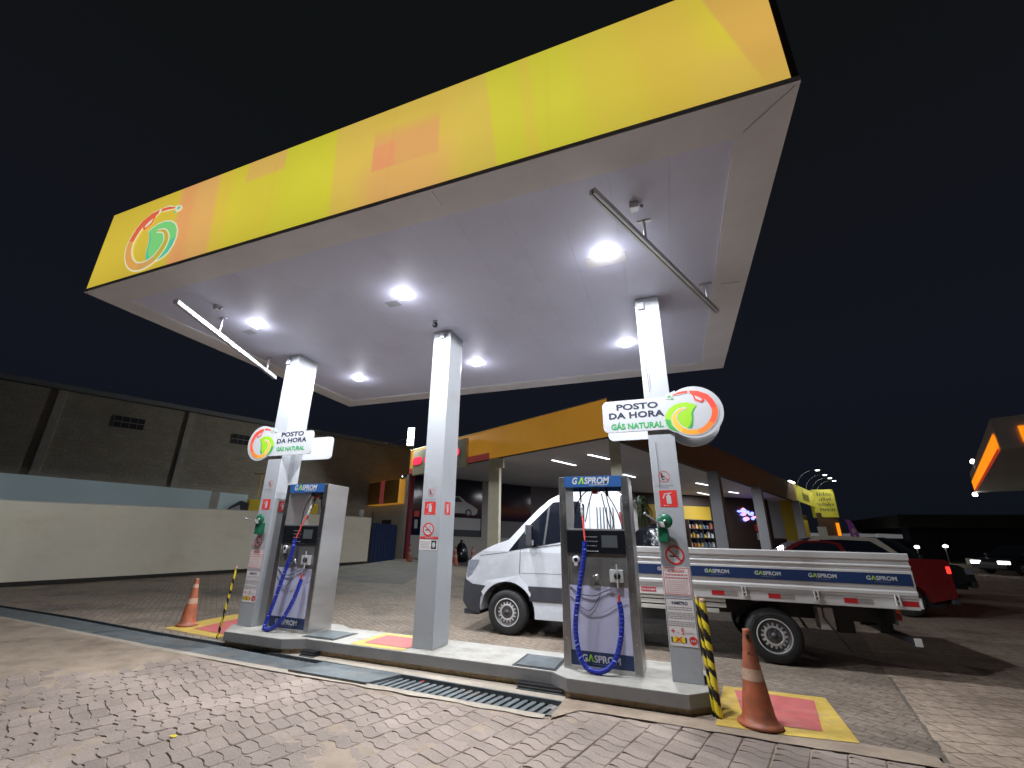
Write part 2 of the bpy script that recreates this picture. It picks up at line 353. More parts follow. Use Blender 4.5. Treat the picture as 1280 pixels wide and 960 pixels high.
def fixn(o):
    bm = bmesh.new(); bm.from_mesh(o.data); bmesh.ops.recalc_face_normals(bm, faces=bm.faces[:]); bm.to_mesh(o.data); bm.free(); return o
def tag(o, label, cat, group=None, kind=None):
    o['label'] = label; o['category'] = cat
    if group: o['group'] = group
    if kind: o['kind'] = kind
    return o
def struct(o): o['kind'] = 'structure'; return o
def thing(name, label, cat, loc=(0, 0, 0), rz=0, group=None):
    o = bpy.data.objects.new(name, None); col.objects.link(o); o.location = loc; o.rotation_euler = (0, 0, rz); o.empty_display_size = .1
    return tag(o, label, cat, group)
def dup(root, loc, rz=None, label=None):
    r = root.copy(); col.objects.link(r); r.location = loc
    if rz is not None: r.rotation_euler = (0, 0, rz)
    if label: r['label'] = label
    for ch in [o for o in bpy.data.objects if o.parent == root]:
        c = ch.copy(); col.objects.link(c); c.parent = r
        for g in [o for o in bpy.data.objects if o.parent == ch]:
            d = g.copy(); col.objects.link(d); d.parent = c
    return r
def gz(y): return 0.0 if y < 3 else .02*(min(y, 40)-3)
def lerp(a, b, t): return a+(b-a)*t
def curve(P, n=8):                                   # Catmull-Rom through points
    P = [Vector(p) for p in P]; Q = [P[0]]+P+[P[-1]]; out = []
    for i in range(1, len(Q)-2):
        a, b, c, d = Q[i-1:i+3]
        for k in range(n):
            t = k/n; out.append(.5*((2*b)+(c-a)*t+(2*a-5*b+4*c-d)*t*t+(3*b-a-3*c+d)*t**3))
    out.append(P[-1]); return out

# ================================================================== GROUND
def pl(P, x):
    for (a, b), (c, d) in zip(P, P[1:]):
        if x <= c or (c, d) == P[-1]: return b+(d-b)*(x-a)/(c-a)
FAR = [(-80, .9), (-6.69, -.02), (-3.95, -.08), (-1.3, -.24), (0, -.28), (1.36, -.38), (2.3, -.41), (5.2, -.52)]
NEAR = [(-80, -.2), (-5.04, -.68), (-2.56, -.77), (-.6, -.88), (1.4, -.92), (5.2, -.965)]
xb = lambda y: 8.61+.213*(y-1.54)
S_END = 5.2
m = MB()
# lane ground (behind the channel), sloping gently up to the back
xs = [-80, -30, -12, -6.69, -3.95, -1.3, 0, 1.36, 2.3, 3.7, 5.2]
ys = [3, 8, 16, 26, 40, 320]
for a, b in zip(xs, xs[1:]):
    m.add([(a, pl(FAR, a), 0), (b, pl(FAR, b), 0), (b, 3, 0), (a, 3, 0)], [(0, 1, 2, 3)], 'lane_brick')
m.add([(5.2, -.44, 0), (xb(-.44), -.44, 0), (xb(3), 3, 0), (5.2, 3, 0)], [(0, 1, 2, 3)], 'lane_brick')
for c, d in zip(ys, ys[1:]):
    cut = -3.2 if d <= 26 else None
    def q(x0a, x0b, x1a, x1b, mm): m.add([(x0a, c, gz(c)), (x1a, c, gz(c)), (x1b, d, gz(d)), (x0b, d, gz(d))], [(0, 1, 2, 3)], mm)
    ca = {3: 2.5, 8: 1.0, 16: -2, 26: -2, 40: -2}[c]; cb = {8: 1.0, 16: -2, 26: -2, 40: -2, 320: -2}[d]
    q(-80, -80, ca-3, cb-3, 'asphalt_ramp' if c >= 8 else 'lane_brick')
    q(ca-3, cb-3, xb(c) if c < 40 else 17, xb(d) if d < 41 else 17, 'lane_brick' if c < 16 else 'asphalt_ramp')
    q(xb(c) if c < 40 else 17, xb(d) if d < 41 else 17, 260, 260, 'yard_brick')
struct(m.build('ground'))
m = MB()
m.add([(xb(-40), -40, 0), (120, -40, 0), (120, 3, 0), (xb(3), 3, 0)], [(0, 1, 2, 3)], 'yard_brick')
struct(m.build('yard_paving'))
m = MB()
m.add([(-80, -40, -.03), (xb(-40)+.02, -40, -.03), (xb(-.4)+.02, -.4, -.03), (5.15, -.4, -.03), (5.15, -.9, -.03), (-80, -.2, -.03)], [(0, 1, 2, 3, 4, 5)], 'joint_dirt')
struct(m.build('paving_bed'))
m = MB()                                             # dark seam between the two pavings
pts = [(xb(y)+random.uniform(-.006, .006), y) for y in [i*.15-2.6 for i in range(34)]]
for i, (a, b) in enumerate(zip(pts, pts[1:])):
    w0 = .008+.014*random.random(); m.add([(a[0]-w0, a[1], .004), (a[0]+w0, a[1], .004), (b[0]+w0, b[1], .004), (b[0]-w0, b[1], .004)], [(0, 1, 2, 3)], 'joint_dirt')
struct(m.build('paving_seam'))
# interlocking pavers, real blocks with wavy cross joints
def vn(x, y):                                        # smooth value noise
    def h(i, j): return (math.sin(i*127.1+j*311.7)*43758.5453) % 1
    i, j = math.floor(x), math.floor(y); u, v = x-i, y-j; u = u*u*(3-2*u); v = v*v*(3-2*v)
    return lerp(lerp(h(i, j), h(i+1, j), u), lerp(h(i, j+1), h(i+1, j+1), u), v)
def fbm(x, y): return .5*vn(x, y)+.27*vn(x*2.1+5, y*2.1)+.15*vn(x*4.3, y*4.3+9)+.08*vn(x*9, y*9)
D = Vector((.26, .9656)); Nn = Vector((.9656, -.26))
SW, SL = .232, .128
m = MB(); m.tone = []
rs = random.Random(3)
def front_limit(x): return (pl(NEAR, x)-.085) if x < 5.2 else (-.60 if x < 6.7 else -.62)
for i in range(-32, 44):
    shift = rs.random()*SL; amp = .016+rs.random()*.006
    for j in range(-52, 12):
        t0 = j*SL+shift; t1 = t0+SL
        cx, cy = (Nn*((i+.5)*SW)+D*((t0+t1)/2))
        if cy > front_limit(cx)-.02 or cy < -4.6 or cx < -6 or cx > xb(cy)-.08: continue
        g = .0032+rs.random()*.0035
        dz = rs.uniform(-.004, .004)-.002; tx, ty = rs.uniform(-.02, .02), rs.uniform(-.03, .03)
        tone = rs.uniform(.88, 1.07)*(.90+.2*fbm(cx*2.6+3, cy*2.6)); lo = [];
        n = 8
        wv = lambda u: amp*math.sin(u*2*math.pi*.92+.35)+.007*math.sin(u*9+i)
        for k in range(n+1): lo.append(((i+k/n)*SW+(g if k == 0 else -g if k == n else 0), t0+g+wv(k/n)))
        hi = [((i+k/n)*SW+(g if k == 0 else -g if k == n else 0), t1-g+wv(k/n)) for k in range(n, -1, -1)]
        out = lo+hi; base = len(m.V); cc = Vector(((i+.5)*SW, (t0+t1)/2)); V = []
        for ring_, z in ((0, -.03), (0, -.006), (.006, .0)):
            for (a, b) in out:
                va = cc+(Vector((a, b))-cc)*(1-ring_*9) if ring_ else Vector((a, b))
                P = Nn*va.x+D*va.y; rz = (va.x-cc.x)*tx+(va.y-cc.y)*ty
                V.append((P.x, P.y, z+dz+(rz if z > -.02 else 0)))
        no = len(out); F = [[2*no+k for k in range(no)]]
        for r_ in range(2):
            for k in range(no): F.append([r_*no+k, r_*no+(k+1) % no, (r_+1)*no+(k+1) % no, (r_+1)*no+k])
        m.add(V, F, 'paver'); m.tone += [tone]*len(V)
struct(fixn(m.build('interlocking_paving')))
# drifted sand that fills joints and buries the pavers towards the left
m = MB(); nx, ny = 300, 110; X0, X1, Y0, Y1 = -9.0, 8.35, -4.6, -.5
V = []; F = []
for j in range(ny+1):
    for i in range(nx+1):
        x = lerp(X0, X1, i/nx); y = lerp(Y0, front_limit(x)+.06, j/ny)
        edge = abs(y-(front_limit(x)+.06))
        z = -.0085+(fbm(x*1.3, y*1.3)-.5)*.018+(fbm(x*7, y*7)-.5)*.007
        z += max(0, .016*(1-edge/.13))                                      # mortar fillet along the channel
        z += .030*max(0, min(1, (1.0-x)/3.2))*max(0, min(1, (y+2.9)/.9))     # sandy left part
        V.append((x, y, min(z, .008)))
for j in range(ny):
    for i in range(nx):
        a = j*(nx+1)+i; F.append((a, a+1, a+nx+2, a+nx+1))
m.add(V, F, 'sand', True); o = m.build('drifted_sand'); struct(o)
m = MB()                                             # pale mortar strip beside the channel
pts = [x*.12-6.5 for x in range(100)]
for a, b in zip(pts, pts[1:]):
    if b > 5.2: break
    wa = .075+.04*vn(a*4, 1); wb = .075+.04*vn(b*4, 1)
    m.add([(a, pl(NEAR, a)-wa, .009), (b, pl(NEAR, b)-wb, .009), (b, pl(NEAR, b)+.003, .012), (a, pl(NEAR, a)+.003, .012)], [(0, 1, 2, 3)], 'mortar')
P = [(5.2, -1.02), (5.3, -.86)]+[(5.4+.1*k, -.70+.03*vn(k*.9, 2)) for k in range(28)]+[(8.14, -.46)]+[(8.0-.1*k, -.42+.02*vn(k*.7, 5)) for k in range(14)]+[(5.2, -.42)]
m.add([(x, y, .0085) for x, y in P], [list(range(len(P)))], 'sand')
struct(m.build('mortar_strip'))
m = MB()                                             # bare strip between channel and island
for a, b in zip([-.3+.25*i for i in range(22)], [-.05+.25*i for i in range(22)]):
    m.add([(a, pl(FAR, a)+.002, .004), (b, pl(FAR, b)+.002, .004), (b, max(pl(FAR, b)+.05, -.2), .004), (a, max(pl(FAR, a)+.05, -.2), .004)], [(0, 1, 2, 3)], 'mortar')
struct(m.build('bare_concrete_strip'))

# ---- drain channel
ch = thing('drain_channel', 'long steel grated drain channel across the paving in front of the island', 'drain', (0, -.7, 0))
def W(t): return MB(Matrix.Translation(-t.location))
m = W(ch)
for a, b in zip(xs, xs[1:]):
    if a < -12: continue
    m.add([(a, pl(NEAR, a), -.25), (b, pl(NEAR, b), -.25), (b, pl(FAR, b), -.25), (a, pl(FAR, a), -.25)], [(0, 1, 2, 3)], 'black')
    for P_ in (FAR, NEAR):
        s_ = 0
        m.add([(a, pl(P_, a)+s_, -.25), (b, pl(P_, b)+s_, -.25), (b, pl(P_, b)+s_, -.002), (a, pl(P_, a)+s_, -.002)], [(0, 1, 2, 3)], 'joint_dirt')
m.box((5.2, -1.0, -.25), (5.215, -.4, -.003), 'joint_dirt')
m.build('trench', ch)
m = W(ch)
for P_, sg in ((FAR, -1), (NEAR, 1)):
    for a, b in zip(xs[2:], xs[3:]):
        w_ = .030*sg
        if sg > 0: w_ = .012
        m.prism([(0, 0), (1, 0), (1, 1), (0, 1)], (Vector((a, 0, 0)), Vector((0, 0, 0)), Vector((0, 0, 0)), Vector((0, 0, 0))), 0, 0, 'grate_metal') if False else None
        m.add([(a, pl(P_, a), .012), (b, pl(P_, b), .012), (b, pl(P_, b)+w_, .012), (a, pl(P_, a)+w_, .012),
               (a, pl(P_, a)+w_, -.03), (b, pl(P_, b)+w_, -.03)], [(0, 1, 2, 3), (3, 2, 5, 4)], 'grate_metal')
m.build('frame_rail', ch)
m = W(ch)
x = -4.0
while x < 5.12:
    n0, f0 = pl(NEAR, x)+.014, pl(FAR, x+.06)-.09
    dx = .06
    z = -.004
    for (ya, yb_) in ((n0, f0),):
        V = [(x, ya, z), (x+.052, ya, z), (x+.052+dx, yb_-.03, z), (x+.026+dx, yb_, z), (x+dx, yb_-.03, z)]
        V2 = [(p[0], p[1], -.05) for p in V]
        m.add(V+V2, [(0, 1, 2, 3, 4), (0, 5, 6, 1), (1, 6, 7, 2), (2, 7, 8, 3), (3, 8, 9, 4), (4, 9, 5, 0)], 'grate_metal')
    x += .0885
g = m.build('grate_bars', ch); g['kind'] = 'stuff'
m = W(ch)
def sheet(xa, xc, lift, near_over, far_in):
    n = 10
    for k in range(n):
        a, b = lerp(xa, xc, k/n), lerp(xa, xc, (k+1)/n)
        V = [(a, pl(NEAR, a)+near_over, lift), (b, pl(NEAR, b)+near_over, lift), (b+.05, pl(FAR, b)-far_in, lift+.002), (a+.05, pl(FAR, a)-far_in, lift+.002)]
        m.add(V, [(0, 1, 2, 3)], 'grate_metal')
        m.add([V[0], V[1], (b, V[1][1], -.01), (a, V[0][1], -.01)], [(0, 1, 2, 3)], 'grate_metal')
sheet(-12, -4.2, .010, -.0, .15); sheet(-4.18, -2.1, .012, 0, .16); sheet(-2.08, -.1, .010, 0, .165); sheet(-.08, 2.04, .012, 0, .17)
m.build('cover_sheet', ch)
m = W(ch)
V = [(2.06, -.93, .018), (3.14, -.965, .022), (3.30, -.50, .02), (2.12, -.47, .016)]
m.add(V+[(v[0], v[1], v[2]-.03) for v in V], [(0, 1, 2, 3), (0, 4, 5, 1), (1, 5, 6, 2), (3, 7, 4, 0)], 'grate_metal')
m.box((2.06, -.985, -.002), (3.15, -.955, .034), 'grate_metal')
m.build('loose_cover', ch)

# ================================================================== ISLAND
isl = thing('pump_island', 'low grey concrete pump island with widened ends carrying the three white columns', 'pump island', (3.2, .2, 0))
plan = [(-.12, .02), (.243, -.404), (1.339, -.404), (1.589, -.232), (5.018, -.232), (5.223, -.404), (6.387, -.404), (6.64, -.14), (6.64, .60), (6.39, .86), (5.22, .86), (5.0, .69), (1.6, .69), (1.34, .86), (.24, .86), (-.12, .6)]
UP = frame((0, 0, 0), (1, 0, 0), (0, 1, 0))
m = W(isl); m.prism(plan, UP, .066, .176, 'grey_paint')
m.build('slab', isl)
m = W(isl)
def inset(P, d):
    n = len(P); out = []
    for i in range(n):
        a, b, c = Vector(P[i-1]), Vector(P[i]), Vector(P[(i+1) % n]); e1 = (b-a).normalized(); e2 = (c-b).normalized()
        n1 = Vector((-e1.y, e1.x)); n2 = Vector((-e2.y, e2.x)); v = (n1+n2); v = v/(1+n1.dot(n2)); out.append(tuple(b+v*d))
    return out
m.prism(inset(plan, .004), UP, .1765, .183, 'concrete_top'); m.build('top_screed', isl)
m = W(isl); m.prism(inset(plan, .035), UP, -.02, .066, 'old_brick')
m.build('brick_base', isl)
for (a, b) in ((1.62, 1.84), (4.66, 5.16)):
    m = W(isl); m.box((a, -.33, .003), (b, -.16, .064), 'black'); m.box((a-.01, -.345, .004), (b+.02, -.325, .016), 'grate_metal'); m.box((a, -.335, .035), (b, -.322, .042), 'grate_metal')  # solid black block stands for the darkness inside the pit
    m.build('service_opening', isl)
m = W(isl)
m.rect(2.30, -.20, 3.10, .64, UP, .187, 'yellow_paint'); m.rect(2.42, -.06, 3.10, .50, UP, .191, 'red_paint')
m.build('painted_marking', isl)
def cover(x0, x1, y0, y1, label):
    t = thing('pit_cover', label, 'pit cover', ((x0+x1)/2, y0, .183), group='pit covers in the island top')
    m = W(t); m.box((x0, y0, .183), (x1, y1, .188), 'dark_grey'); m.build('frame', t)
    m = W(t); m.box((x0+.045, y0+.035, .188), (x1-.03, y1-.04, .196), 'grate_metal', .003); m.build('plate', t)
cover(1.43, 1.98, -.14, .40, 'dark framed steel pit cover beside the left fuel dispenser')
cover(4.55, 5.06, -.19, .42, 'dark framed steel pit cover beside the right fuel dispenser')

# hatched safety markings on the ground
def marking(name, outer, inner, z, label):
    m = MB(); m.add([(x, y, z) for x, y in outer], [list(range(len(outer)))], 'yellow_paint'); m.add([(x, y, z+.004) for x, y in inner], [list(range(len(inner)))], 'red_paint')
    o = m.build(name); o['kind'] = 'structure'
marking('painted_floor_marking', [(6.58, -.53), (7.15, -.50), (7.66, -.42), (7.74, .88), (6.76, .84)], [(6.84, -.30), (7.44, -.27), (7.60, .70), (6.86, .72)], .0125, '')
marking('painted_floor_marking', [(-1.66, .02), (-.26, -.10), (-.30, 1.35), (-1.90, 1.62)], [(-1.2, .22), (-.34, .12), (-.36, 1.15), (-1.42, 1.35)], .005, '')

# ================================================================== LOGO
LS = lambda x, y: ((x-905)/235, (410-y)/235)
RINGC = [(1018, 262, 24), (1060, 320, 26), (1086, 400, 26), (1070, 480, 26), (1022, 550, 25), (955, 597, 24), (875, 610, 23), (800, 590, 23), (748, 540, 24), (726, 475, 20), (742, 425, 14), (782, 385, 9), (845, 370, 4)]
LEAF = [(938, 352), (905, 330), (860, 314), (800, 312), (740, 328), (690, 362), (655, 410), (642, 465), (650, 520), (675, 565), (715, 590), (760, 600), (800, 590), (845, 575), (875, 540), (888, 480), (893, 425), (908, 388)]
LEAFD = [(938, 352), (905, 380), (880, 425), (880, 480), (862, 530), (830, 572), (858, 578), (880, 545), (892, 480), (897, 425), (912, 388)]
LEAFL = [(642, 465), (650, 520), (675, 565), (715, 590), (760, 600), (735, 570), (695, 530), (690, 480), (670, 470)]
NOZ = [(890, 196), (960, 204), (1040, 245), (1082, 300), (1050, 330), (1018, 285), (1000, 282), (975, 265), (925, 245), (893, 228)]
GUARD = [(908, 232), (925, 296), (985, 328), (1012, 300), (1000, 276), (975, 262)]
GUARDI = [(928, 250), (938, 286), (982, 310), (992, 296), (970, 272)]
SPOUT = [(735, 224), (800, 200), (872, 194), (872, 218), (800, 222), (740, 232)]
TIP = [(672, 240), (690, 222), (735, 212), (752, 226), (735, 240), (728, 262), (700, 268), (672, 262)]
def logo(m, fr, cx, cy, r, flip, pal, z0):
    def P(L): 
        q = [(cx+flip*LS(x, y)[0]*r, cy+LS(x, y)[1]*r) for x, y in L]
        return q if flip > 0 else q[::-1]
    def grow(L, d):
        mx = sum(p[0] for p in L)/len(L); my = sum(p[1] for p in L)/len(L)
        out = []
        for x, y in L:
            l = math.hypot(x-mx, y-my) or 1; out.append((x+(x-mx)/l*d, y+(y-my)/l*d))
        return out
    def ribbon(C, extra, off, mats_):
        Q = []
        pts_ = curve([(x, y, w) for x, y, w in C], 5); n = len(pts_)
        for i, p in enumerate(pts_):
            d = (pts_[min(i+1, n-1)]-pts_[max(i-1, 0)]); d.z = 0; d.normalize(); nn = Vector((-d.y, d.x)); w = p.z+extra
            Q.append(((p.x+nn.x*w, p.y+nn.y*w), (p.x-nn.x*w, p.y-nn.y*w)))
        for i in range(n-1):
            quad = [Q[i][0], Q[i+1][0], Q[i+1][1], Q[i][1]]
            m.flat(P(quad) if flip > 0 else P(quad), fr, off, mats_[min(len(mats_)-1, int(i/(n*.72)*len(mats_)))])
    e = z0
    W_ = pal['w']
    m.flat(P(grow(LEAF, 9)), fr, e+.001, W_); m.flat(P(grow(NOZ, 12)), fr, e+.001, W_)
    m.flat(P(LEAF), fr, e+.002, pal['g']); m.flat(P(LEAFD), fr, e+.003, pal['gd']); m.flat(P(LEAFL), fr, e+.003, pal['gd'])
    ribbon(RINGC, 9, e+.004, [W_]); ribbon(RINGC, 0, e+.005, pal['ring'])
    m.flat(P(grow(SPOUT, 10)), fr, e+.004, W_); m.flat(P(TIP), fr, e+.0035, W_)
    m.flat(P(SPOUT), fr, e+.005, pal['r']); m.flat(P(NOZ), fr, e+.006, pal['r']); m.flat(P(GUARD), fr, e+.0055, pal['r']); m.flat(P(GUARDI), fr, e+.007, W_)
    for (x, y, a) in ((702, 240, 13), (727, 263, 9)):
        q = P([(x+a*1.3*math.cos(t*.52), y+a*.8*math.sin(t*.52)) for t in range(12)]); m.flat(q[::-1], fr, e+.006, pal['gd'])
PAL = dict(w='sign_white', g='logo_green', gd='logo_green_dark', r='logo_ring_0', ring=['logo_ring_%d' % i for i in range(5)])
PALL = dict(w='lit_white', g='lit_green', gd='lit_teal', r='lit_red', ring=['lit_red', 'lit_ring', 'lit_ring', 'lit_o', 'lit_yd'])

# ================================================================== CANOPY
CX0, CX1, CY0, CY1, CZ, CF = -.99, 7.60, -2.80, 3.07, 4.68, 6.03
cp = thing('station_canopy', 'large flat fuel station canopy with a glowing yellow and orange fascia over the island', 'canopy', (3.3, .1, CZ))
m = W(cp)
BW = .36
m.box((CX0, CY0, CZ), (CX1, CY0+BW, CZ+.05), 'soffit_border'); m.box((CX0, CY1-BW, CZ), (CX1, CY1, CZ+.05), 'soffit_border')
m.box((CX0, CY0+BW, CZ), (CX0+BW, CY1-BW, CZ+.05), 'soffit_border'); m.box((CX1-BW, CY0+BW, CZ), (CX1, CY1-BW, CZ+.05), 'soffit_border')
m.build('soffit_border', cp)
m = W(cp)
nn = 15
for i in range(nn):                                   # long metal ceiling strips with fine seams
    a = lerp(CX0+BW, CX1-BW, i/nn); b = lerp(CX0+BW, CX1-BW, (i+1)/nn)
    m.box((a+.0006, CY0+BW, CZ+.022), (b-.0006, CY1-BW, CZ+.04), 'soffit_panel')
m.build('soffit_panel', cp)
m = W(cp)
for a, b in (((CX0+BW, CY0+BW, CZ+.004), (CX0+BW+.025, CY1-BW, CZ+.0215)), ((CX1-BW-.025, CY0+BW, CZ+.004), (CX1-BW, CY1-BW, CZ+.0215)), ((CX0+BW+.026, CY1-BW-.025, CZ+.004), (CX1-BW-.026, CY1-BW, CZ+.0215)), ((CX0+BW+.026, CY0+BW, CZ+.004), (CX1-BW-.026, CY0+BW+.025, CZ+.0215))):
    m.box(a, b, 'soffit_border')
m.build('edge_bead', cp)
m = W(cp)
m.box((CX0, CY0+.01, CZ+.0505), (CX1, CY0+.08, CF), 'dark_trim'); m.box((CX0, CY1-.08, CZ+.0505), (CX1, CY1, CF), 'dark_trim')
m.box((CX0, CY0+.08, CZ+.0505), (CX0+.08, CY1-.08, CF), 'dark_trim'); m.box((CX1-.08, CY0+.08, CZ+.0505), (CX1, CY1-.08, CF), 'dark_trim')
m.build('fascia_frame', cp)
m = W(cp); m.box((CX0+.08, CY0+.08, 5.2), (CX1-.08, CY1-.08, 5.24), 'dark_grey'); m.build('roof', cp)
m = W(cp); fr = front(0, CY0+.01, 0)
zt, zb = CF-.012, CZ+.056
def ss(e0, e1, v): t_ = max(0, min(1, (v-e0)/(e1-e0))); return t_*t_*(3-2*t_)
BL = [(-2, .70, 4, 7, (.63, .47, .05), .25, .16), (.66, 1.42, 4, 7, (.70, .39, .12), .03, .16), (.66, .95, 4, 7, (.72, .34, .12), .12, .16), (1.38, 1.62, 4, 7, (.66, .49, .06), .08, .16), (2.45, 3.29, 4, 7, (.60, .56, .045), .18, .1),
      (3.29, 5.2, 4, 7, (.66, .47, .085), .015, .1), (3.7, 4.7, 4, 5.25, (.70, .40, .12), .22, .1), (4.85, 5.2, 4, 7, (.64, .48, .08), .1, .1), (5.19, 6.2, 4, 7, (.61, .56, .05), .02, .16), (5.5, 5.62, 4, 7, (.64, .52, .06), .03, .1), (6.05, 6.5, 4, 7, (.64, .52, .06), .15, .16),
      (6.5, 7.1, 4, 7, (.65, .47, .065), .2, .16), (6.95, 8, 4, 5.2, (.66, .46, .08), .2, .1), (3.82, 4.62, 5.16, 5.74, (.69, .36, .12), .012, .06), (3.82, 4.1, 5.16, 5.5, (.73, .31, .13), .012, .06), (3.8, 4.7, 5.66, 6.2, (.65, .46, .08), .14, .06), (1.86, 2.5, 5.70, 7, (.67, .43, .10), .015, .06), (2.15, 2.5, 5.78, 7, (.67, .43, .10), .02, .06)]
def cloth(x, z):
    c = Vector((.63, .53, .05))
    for (a, b, z0, z1, k, sf, sl) in BL:
        xx = x-sl*(.5-(z-zb)/(zt-zb)); w_ = ss(a-sf, a+sf, xx)*(1-ss(b-sf, b+sf, xx))*ss(z0-sf, z0+sf, z)*(1-ss(z1-sf, z1+sf, z)); c = c.lerp(Vector(k), w_)
    w_ = ss(7.40-.012, 7.40+.02, x+(z-zb)*.26)*ss(4.72, 5.3, z+.2)
    c = c.lerp(Vector((.64, .37, .085)), w_*.9)
    f_ = (.90+.13*math.sin((z-zb)/(zt-zb)*math.pi))*(.93+.12*fbm(x*.9+4, z*1.1))    # uneven backlight of the cloth, put into its colours
    for sx in (.7, 2.35, 4.05, 5.75): f_ *= 1-.035*math.exp(-((x-sx)/.012)**2)
    return c*f_
NX, NZ = 700, 44; fx0, fx1 = CX0+.02, CX1-.05; V = []; F = []; CT = []
for a in range(NZ+1):
    for b in range(NX+1):
        x, z = lerp(fx0, fx1, b/NX), lerp(zb, zt, a/NZ); V.append((x, CY0+.006-.004*math.sin(x*3.7)*math.sin((z-zb)/(zt-zb)*math.pi), z)); CT.append(cloth(x, z))
for a in range(NZ):
    for b in range(NX): q = a*(NX+1)+b; F.append((q, q+1, q+NX+2, q+NX+1))
m.add(V, F, 'lit_cloth', True); lf = m.build('lit_fascia', cp)
ca = lf.data.color_attributes.new('print', 'FLOAT_COLOR', 'POINT'); ca.data.foreach_set('color', [v for c in CT for v in (c[0], c[1], c[2], 1)])

m = W(cp); logo(m, fr, .165, 5.285, .53, -1, PALL, .008); m.build('fascia_logo', cp)
m = W(cp)                                             # short thin rods and a trim line on the soffit border
m.tube([(4.58, -2.77, CZ-.004), (4.58, -2.58, CZ-.012)], .006, 'chrome', 6); m.build('soffit_rod', cp); m = W(cp); m.tube([(7.31, -.08, CZ-.004), (7.52, -.06, CZ-.012)], .006, 'chrome', 6); m.build('soffit_rod', cp); m = W(cp)
m.tube([(7.27, -2.46, CZ-.003), (7.57, -2.77, CZ-.003)], .004, 'white_paint', 5); m.build('soffit_joint_trim', cp)

# columns
def pict(m, fr, cx, cz, s, kind):
    if kind == 'nophone':
        m.ring(cx, cz, s*.92, s, fr, .003, 'sign_red', n=28); m.flat([(cx-s*.66, cz+s*.72), (cx-s*.72, cz+s*.66), (cx+s*.66, cz-s*.72), (cx+s*.72, cz-s*.66)], fr, .004, 'sign_red')
        m.rect(cx-s*.45, cz-s*.35, cx-s*.25, cz+s*.3, fr, .003, 'sign_black'); m.rect(cx-s*.25, cz-s*.1, cx+s*.15, cz+.1*s, fr, .003, 'sign_black'); m.disc(cx-s*.3, cz+s*.48, s*.14, fr, .003, 'sign_black', 10)
        m.rect(cx-s*.3, cz-s*.6, cx+s*.1, cz-s*.45, fr, .003, 'sign_black')
    if kind == 'nosmoke':
        m.disc(cx, cz, s*1.02, fr, .002, 'sign_white'); m.ring(cx, cz, s*.80, s, fr, .003, 'sign_red', n=32)
        m.flat([(cx-s*.60, cz+s*.66), (cx-s*.70, cz+s*.54), (cx+s*.60, cz-s*.66), (cx+s*.70, cz-s*.54)], fr, .005, 'sign_red')
        m.rect(cx-s*.55, cz-s*.18, cx+s*.25, cz-s*.03, fr, .003, 'sign_black'); m.rect(cx+s*.32, cz-s*.18, cx+s*.40, cz-s*.03, fr, .003, 'sign_black')
        for k in range(6): m.rect(cx+s*(.10+.06*k), cz+s*(.08+.07*(k % 3)), cx+s*(.16+.06*k), cz+s*(.14+.09*(k % 3)), fr, .003, 'text_grey')
        m.rect(cx+s*.05, cz+s*.4, cx+s*.4, cz+s*.45, fr, .003, 'text_grey')
    if kind == 'exting':
        m.rect(cx-s, cz-s, cx+s, cz+s, fr, .002, 'sign_red')
        b = [(cx-s*.22, cz-s*.62), (cx+s*.3, cz-s*.62), (cx+s*.3, cz+s*.25), (cx+s*.2, cz+s*.42), (cx-s*.12, cz+s*.42), (cx-s*.22, cz+s*.25)]
        m.flat(b, fr, .003, 'sign_white'); m.rect(cx-.06*s, cz+.42*s, cx+.14*s, cz+.6*s, fr, .003, 'sign_white')
        m.flat([(cx-s*.66, cz+s*.05), (cx-s*.54, cz+s*.0), (cx-s*.34, cz+s*.5), (cx+s*.4, cz+s*.62), (cx+s*.4, cz+s*.72), (cx-s*.42, cz+s*.62)], fr, .0035, 'sign_white')
        m.rect(cx-s*.6, cz-s*.86, cx-s*.4, cz-s*.76, fr, .003, 'sign_white'); m.rect(cx-s*.3, cz-s*.84, cx+s*.0, cz-s*.78, fr, .003, 'sign_white')
def lines(m, fr, x0, x1, z0, z1, n, mt, hh=.004, off=.004, seed=1):
    rr = random.Random(seed)
    for k in range(n):
        z = lerp(z1, z0, (k+.5)/n); x = x0
        while x < x1-.008:
            w = rr.uniform(.010, .030); b = min(x1, x+w); m.rect(x, z-hh/2, b, z+hh/2, fr, off, mt); x = b+.006
        if rr.random() < .25: pass
def frame_line(m, fr, a, b, c, d, w, off, mt):
    m.rect(a, b, c, b+w, fr, off, mt); m.rect(a, d-w, c, d, fr, off, mt); m.rect(a, b+w, a+w, d-w, fr, off, mt); m.rect(c-w, b+w, c, d-w, fr, off, mt)
CW, CD = .303, .452
def column(x, label):
    t = thing('canopy_column', label, 'column', (x+CW/2, CD/2, .183), group='white columns carrying the canopy')
    m = W(t); m.box((x, 0, .183), (x+CW, CD, CZ+.018), 'white_paint', .006); m.build('shaft', t)
    m = W(t); m.box((x+.03, -.05, 4.52), (x+.11, -.001, 4.62), 'white_paint', .006) if x > 6 or x < 1 else m.box((x+.14, -.045, 4.55), (x+.2, -.001, 4.63), 'sign_white', .005)
    m.build('junction_box', t)
    if x > 6:
        m = W(t); m.tube([(x+.06, -.006, 4.52), (x+.062, -.006, 3.6), (x+.075, -.006, 3.35)], .0045, 'text_grey', 6); m.tube([(x+.085, -.006, 4.52), (x+.09, -.006, 3.4)], .003, 'text_grey', 6)
        m.tube([(x+.075, -.006, 2.70), (x+.078, -.006, 2.3), (x+.07, -.006, 2.15)], .004, 'text_grey', 6); m.build('cable', t)
    return t
